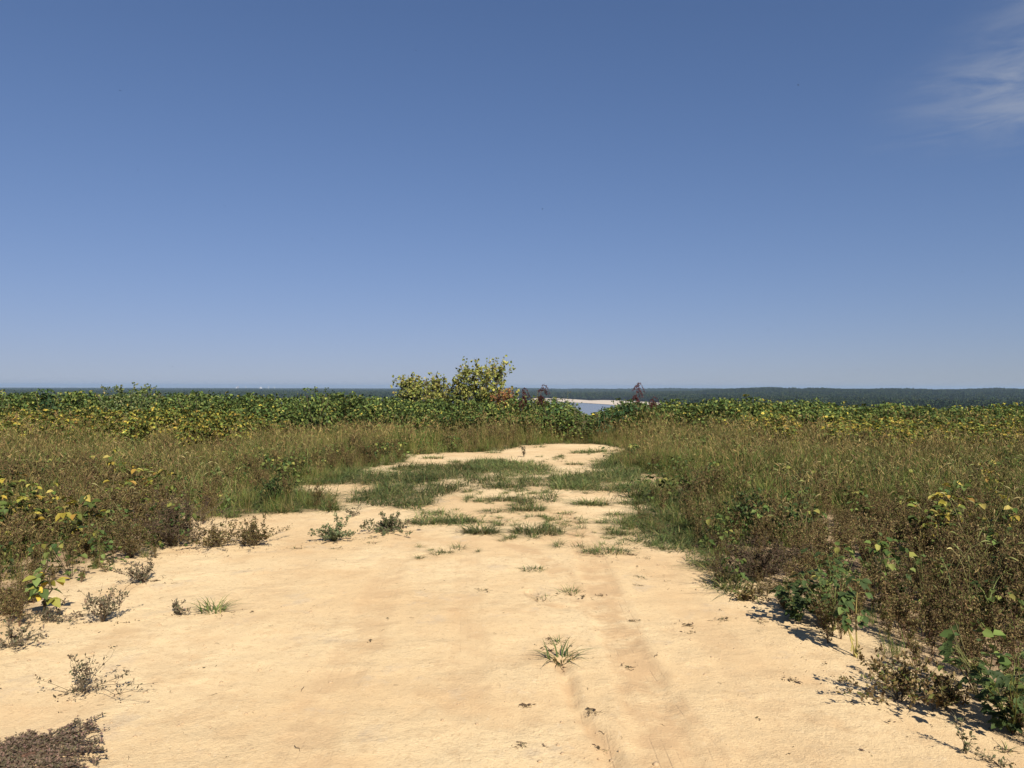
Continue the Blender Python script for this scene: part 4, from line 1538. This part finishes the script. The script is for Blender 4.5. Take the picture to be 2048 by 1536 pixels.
scatter('plant_litter', C_LIT, np.stack([x, y, gz(x, y) + .002], 1), r.lognormal(-3.7, .4, len(x)), 'dark bits of dead stems and leaves lying on the sand', 'litter')

# ------------------------------------------------------------------ far woods across the valley
tm = []
for i in range(5):
    r = np.random.default_rng(800 + i)
    g = Geo()
    n = 150
    d = rdir(n, r, .25)
    lob = 1 + .35 * vnoise(d[:, 0] * 2.2 + i * 7, d[:, 1] * 2.2 + d[:, 2] * 1.7, i)
    ps = d * np.array([5.2, 5.2, 6.5]) * (lob * r.uniform(.8, 1.05, n))[:, None] + np.array([0, 0, 10.5])
    diamonds(g, ps - d * .8, rdir(n, r), d + rdir(n, r) * .7, r.uniform(2.2, 3.8, n), r.uniform(1.8, 3.2, n),
             vary(pick([(.022, .036, .015), (.032, .047, .018), (.015, .026, .012), (.052, .060, .023)], (.4, .3, .2, .1), n, r), n, r))
    tube(g, [(0, 0, -1), (0, .2, 5), (.2, 0, 11)], [.5, .4, .2], (.06, .05, .04), 5)
    tm.append(g.mesh('far_tree', M_FOREST))
C_TREE = proto_col('far_tree', tm)
r = np.random.default_rng(99)
river_g = river_pts


def wood_pts(n, d0, d1, u0, u1):
    d = np.sqrt(r.uniform(d0 ** 2, d1 ** 2, n))
    u = r.uniform(u0, u1, n)
    x, y = u * d, d
    m = ~inpoly(x, y, river_g) & ~inpoly(x, y, bar_g)
    # the open strip behind the sandbar and a few pale fields
    fld = (vnoise(x / 520., y / 240., 71) > .27) & (y > 1900) & (y < 3600)
    m &= ~fld
    return x[m], y[m]


x1, y1 = wood_pts(42000, 1300, 4300, .12, .95)
x2, y2 = wood_pts(52000, 2300, 4300, -.95, .14)
x3, y3 = wood_pts(90000, 4300, 9500, -.95, .95)
x4, y4 = wood_pts(60000, 9500, 25000, -.85, .85)
x = np.concatenate([x1, x2, x3, x4])
y = np.concatenate([y1, y2, y3, y4])
hz = r.uniform(.65, 1.3, len(x)) * (1 + .35 * vnoise(x / 90., y / 200., 72))
wd = np.concatenate([r.uniform(.9, 1.3, len(x1) + len(x2)), r.uniform(1.4, 2.4, len(x3)), r.uniform(3, 6, len(x4))])
scatter('far_woods', C_TREE, np.stack([x, y, gz(x, y, False)], 1), np.stack([wd, wd, hz], 1),
        'dark blue green woods covering the far side of the valley to the horizon', 'woods', tilt=.03)


# buildings on the horizon
def boxes(g, lst, col):
    for x0, x1, y0, y1, z0, z1 in lst:
        v_ = [(x0, y0, z0), (x1, y0, z0), (x1, y1, z0), (x0, y1, z0), (x0, y0, z1), (x1, y0, z1), (x1, y1, z1), (x0, y1, z1)]
        g.add(v_, [(0, 1, 5, 4), (1, 2, 6, 5), (2, 3, 7, 6), (3, 0, 4, 7), (4, 5, 6, 7)], col)


M_WHITE = leaf_mat('painted_wall', 0, .6, 0, 0, .3)


def horizon_thing(name, label, px_, d, cat='building'):
    x_ = S(px_, 775, d)[0]
    o = empty(name, (x_, d, float(gz(x_, d, False))))
    o.scale = (.8, .8, .86)
    return tag(o, label, cat)


q = horizon_thing('tower_block', 'grey block with white annex, leftmost building on the left horizon', 475, 12000)
g = Geo(); boxes(g, [(-14, 18, 0, 22, 0, 66)], np.array((.22, .22, .24))); g.obj('tower', M_WHITE, q)
g = Geo(); boxes(g, [(-34, -14.1, 1, 20, 0, 46)], np.array((.45, .45, .46))); g.obj('annex', M_WHITE, q)
q = horizon_thing('chimney', 'thin white chimney, first right of the grey block on the horizon', 491.5, 12000, 'chimney')
g = Geo(); tube(g, [(0, 0, 0), (0, 0, 30), (0, 0, 64)], [5, 4.2, 3.4], (.5, .5, .5), 10); g.obj('shaft', M_WHITE, q, True)
g = Geo(); tube(g, [(0, 0, 62), (0, 0, 66)], [4.4, 4.4], (.5, .5, .5), 10); g.obj('rim', M_WHITE, q)
q = horizon_thing('white_shed', 'low wide white building with domed roof on the left horizon', 521, 12000)
g = Geo(); boxes(g, [(-24, 24, 0, 24, 0, 38)], np.array((.5, .5, .5))); g.obj('wall', M_WHITE, q)
g = Geo(); tube(g, [(0, 12, 38), (0, 12, 44), (0, 12, 49), (0, 12, 50)], [18, 15, 7, .5], (.5, .5, .5), 12); g.obj('dome', M_WHITE, q, True)
q = horizon_thing('chimney', 'broader white chimney right of the domed building on the horizon', 537, 12000, 'chimney')
g = Geo(); tube(g, [(0, 0, 0), (0, 0, 30), (0, 0, 62)], [7, 6, 4.6], (.5, .5, .5), 10); g.obj('shaft', M_WHITE, q, True)
g = Geo(); tube(g, [(0, 0, 60), (0, 0, 65)], [5.6, 5.6], (.5, .5, .5), 10); g.obj('rim', M_WHITE, q)
q = horizon_thing('storage_tank', 'small white tank, rightmost of the buildings on the left horizon', 549, 12000, 'tank')
g = Geo(); tube(g, [(0, 0, 0), (0, 0, 44)], [8, 8], (.5, .5, .5), 12); g.obj('shell', M_WHITE, q, True)
g = Geo(); tube(g, [(0, 0, 44), (0, 0, 46), (0, 0, 47)], [8, 5, .3], (.5, .5, .5), 12); g.obj('roof', M_WHITE, q, True)

# ------------------------------------------------------------------ flying insects
INS = [(240, 181, 5, 'dark flying insect high in the sky at the left'), (1596, 170, 5, 'dark flying insect high in the sky at the right'),
       (1115, 178, 3, 'tiny dark flying insect high above the centre'), (832, 101, 2.6, 'topmost tiny flying insect in the sky'),
       (276, 340, 3, 'tiny flying insect below the one at upper left'), (450, 412, 3, 'tiny flying insect at mid height left of centre'),
       (624, 478, 3.2, 'tiny flying insect above the round vine mound'), (1085, 418, 4, 'flying insect at mid height near the centre'),
       (1060, 530, 2.8, 'tiny flying insect below the one near the centre'), (1925, 544, 3.4, 'flying insect at mid height near the right edge'),
       (1537, 660, 3, 'tiny flying insect low in the sky right of centre'), (1717, 740, 3.6, 'lowest flying insect, just above the right hills'),
       (345, 733, 3, 'tiny flying insect low above the left vine mound')]
M_INS = plain_mat('insect', (.02, .02, .025), .5)
for j, (a_, b_, s_, lab) in enumerate(INS):
    d = .085 * F / s_
    o = empty('flying_insect', (S(a_, b_, d)[0], d, S(a_, b_, d)[1]), j * 1.3)
    o.rotation_euler = (.3 * math.sin(j * 2.1), .4 * math.cos(j), j * 1.3)
    tag(o, lab, 'insect')
    g = Geo()
    tube(g, [(0, .018, 0), (0, .014, 0), (0, 0, 0), (0, -.02, 0), (0, -.05, -.002)], [.002, .006, .007, .004, .002], (0, 0, 0), 6)
    g.obj('body', M_INS, o, True)
    for sx in (-1, 1):
        g = Geo()
        leaves(g, np.array([[sx * .003, .006, .004], [sx * .003, -.004, .004]]), np.array([[sx, .25, .25], [sx, -.25, .2]]), np.array([[0, 0, 1.]] * 2), [.042, .04], [.012, .014], np.zeros((2, 3)))
        g.obj('wings', M_INS, o)

# ------------------------------------------------------------------ the air over the valley
hm = bpy.data.materials.new('haze')
hm.use_nodes = True
t = hm.node_tree
t.nodes.clear()
pv = N(t, 'ShaderNodeVolumePrincipled')
pv.inputs['Color'].default_value = (0.55, 0.74, 1.0, 1)
pv.inputs['Density'].default_value = 5.5e-5
pv.inputs['Anisotropy'].default_value = 0.2
om = N(t, 'ShaderNodeOutputMaterial')
t.links.new(pv.outputs[0], om.inputs['Volume'])
g = Geo()
boxes(g, [(-27500, 27500, -500, 27500, LOW - 3, 40)], np.array((1., 1, 1)))
g.f.append(np.array([[3, 2, 1, 0]]))
hz_o = g.obj('haze', hm)
tag(hz_o, 'thin blue haze over the river valley', 'haze', kind='stuff')
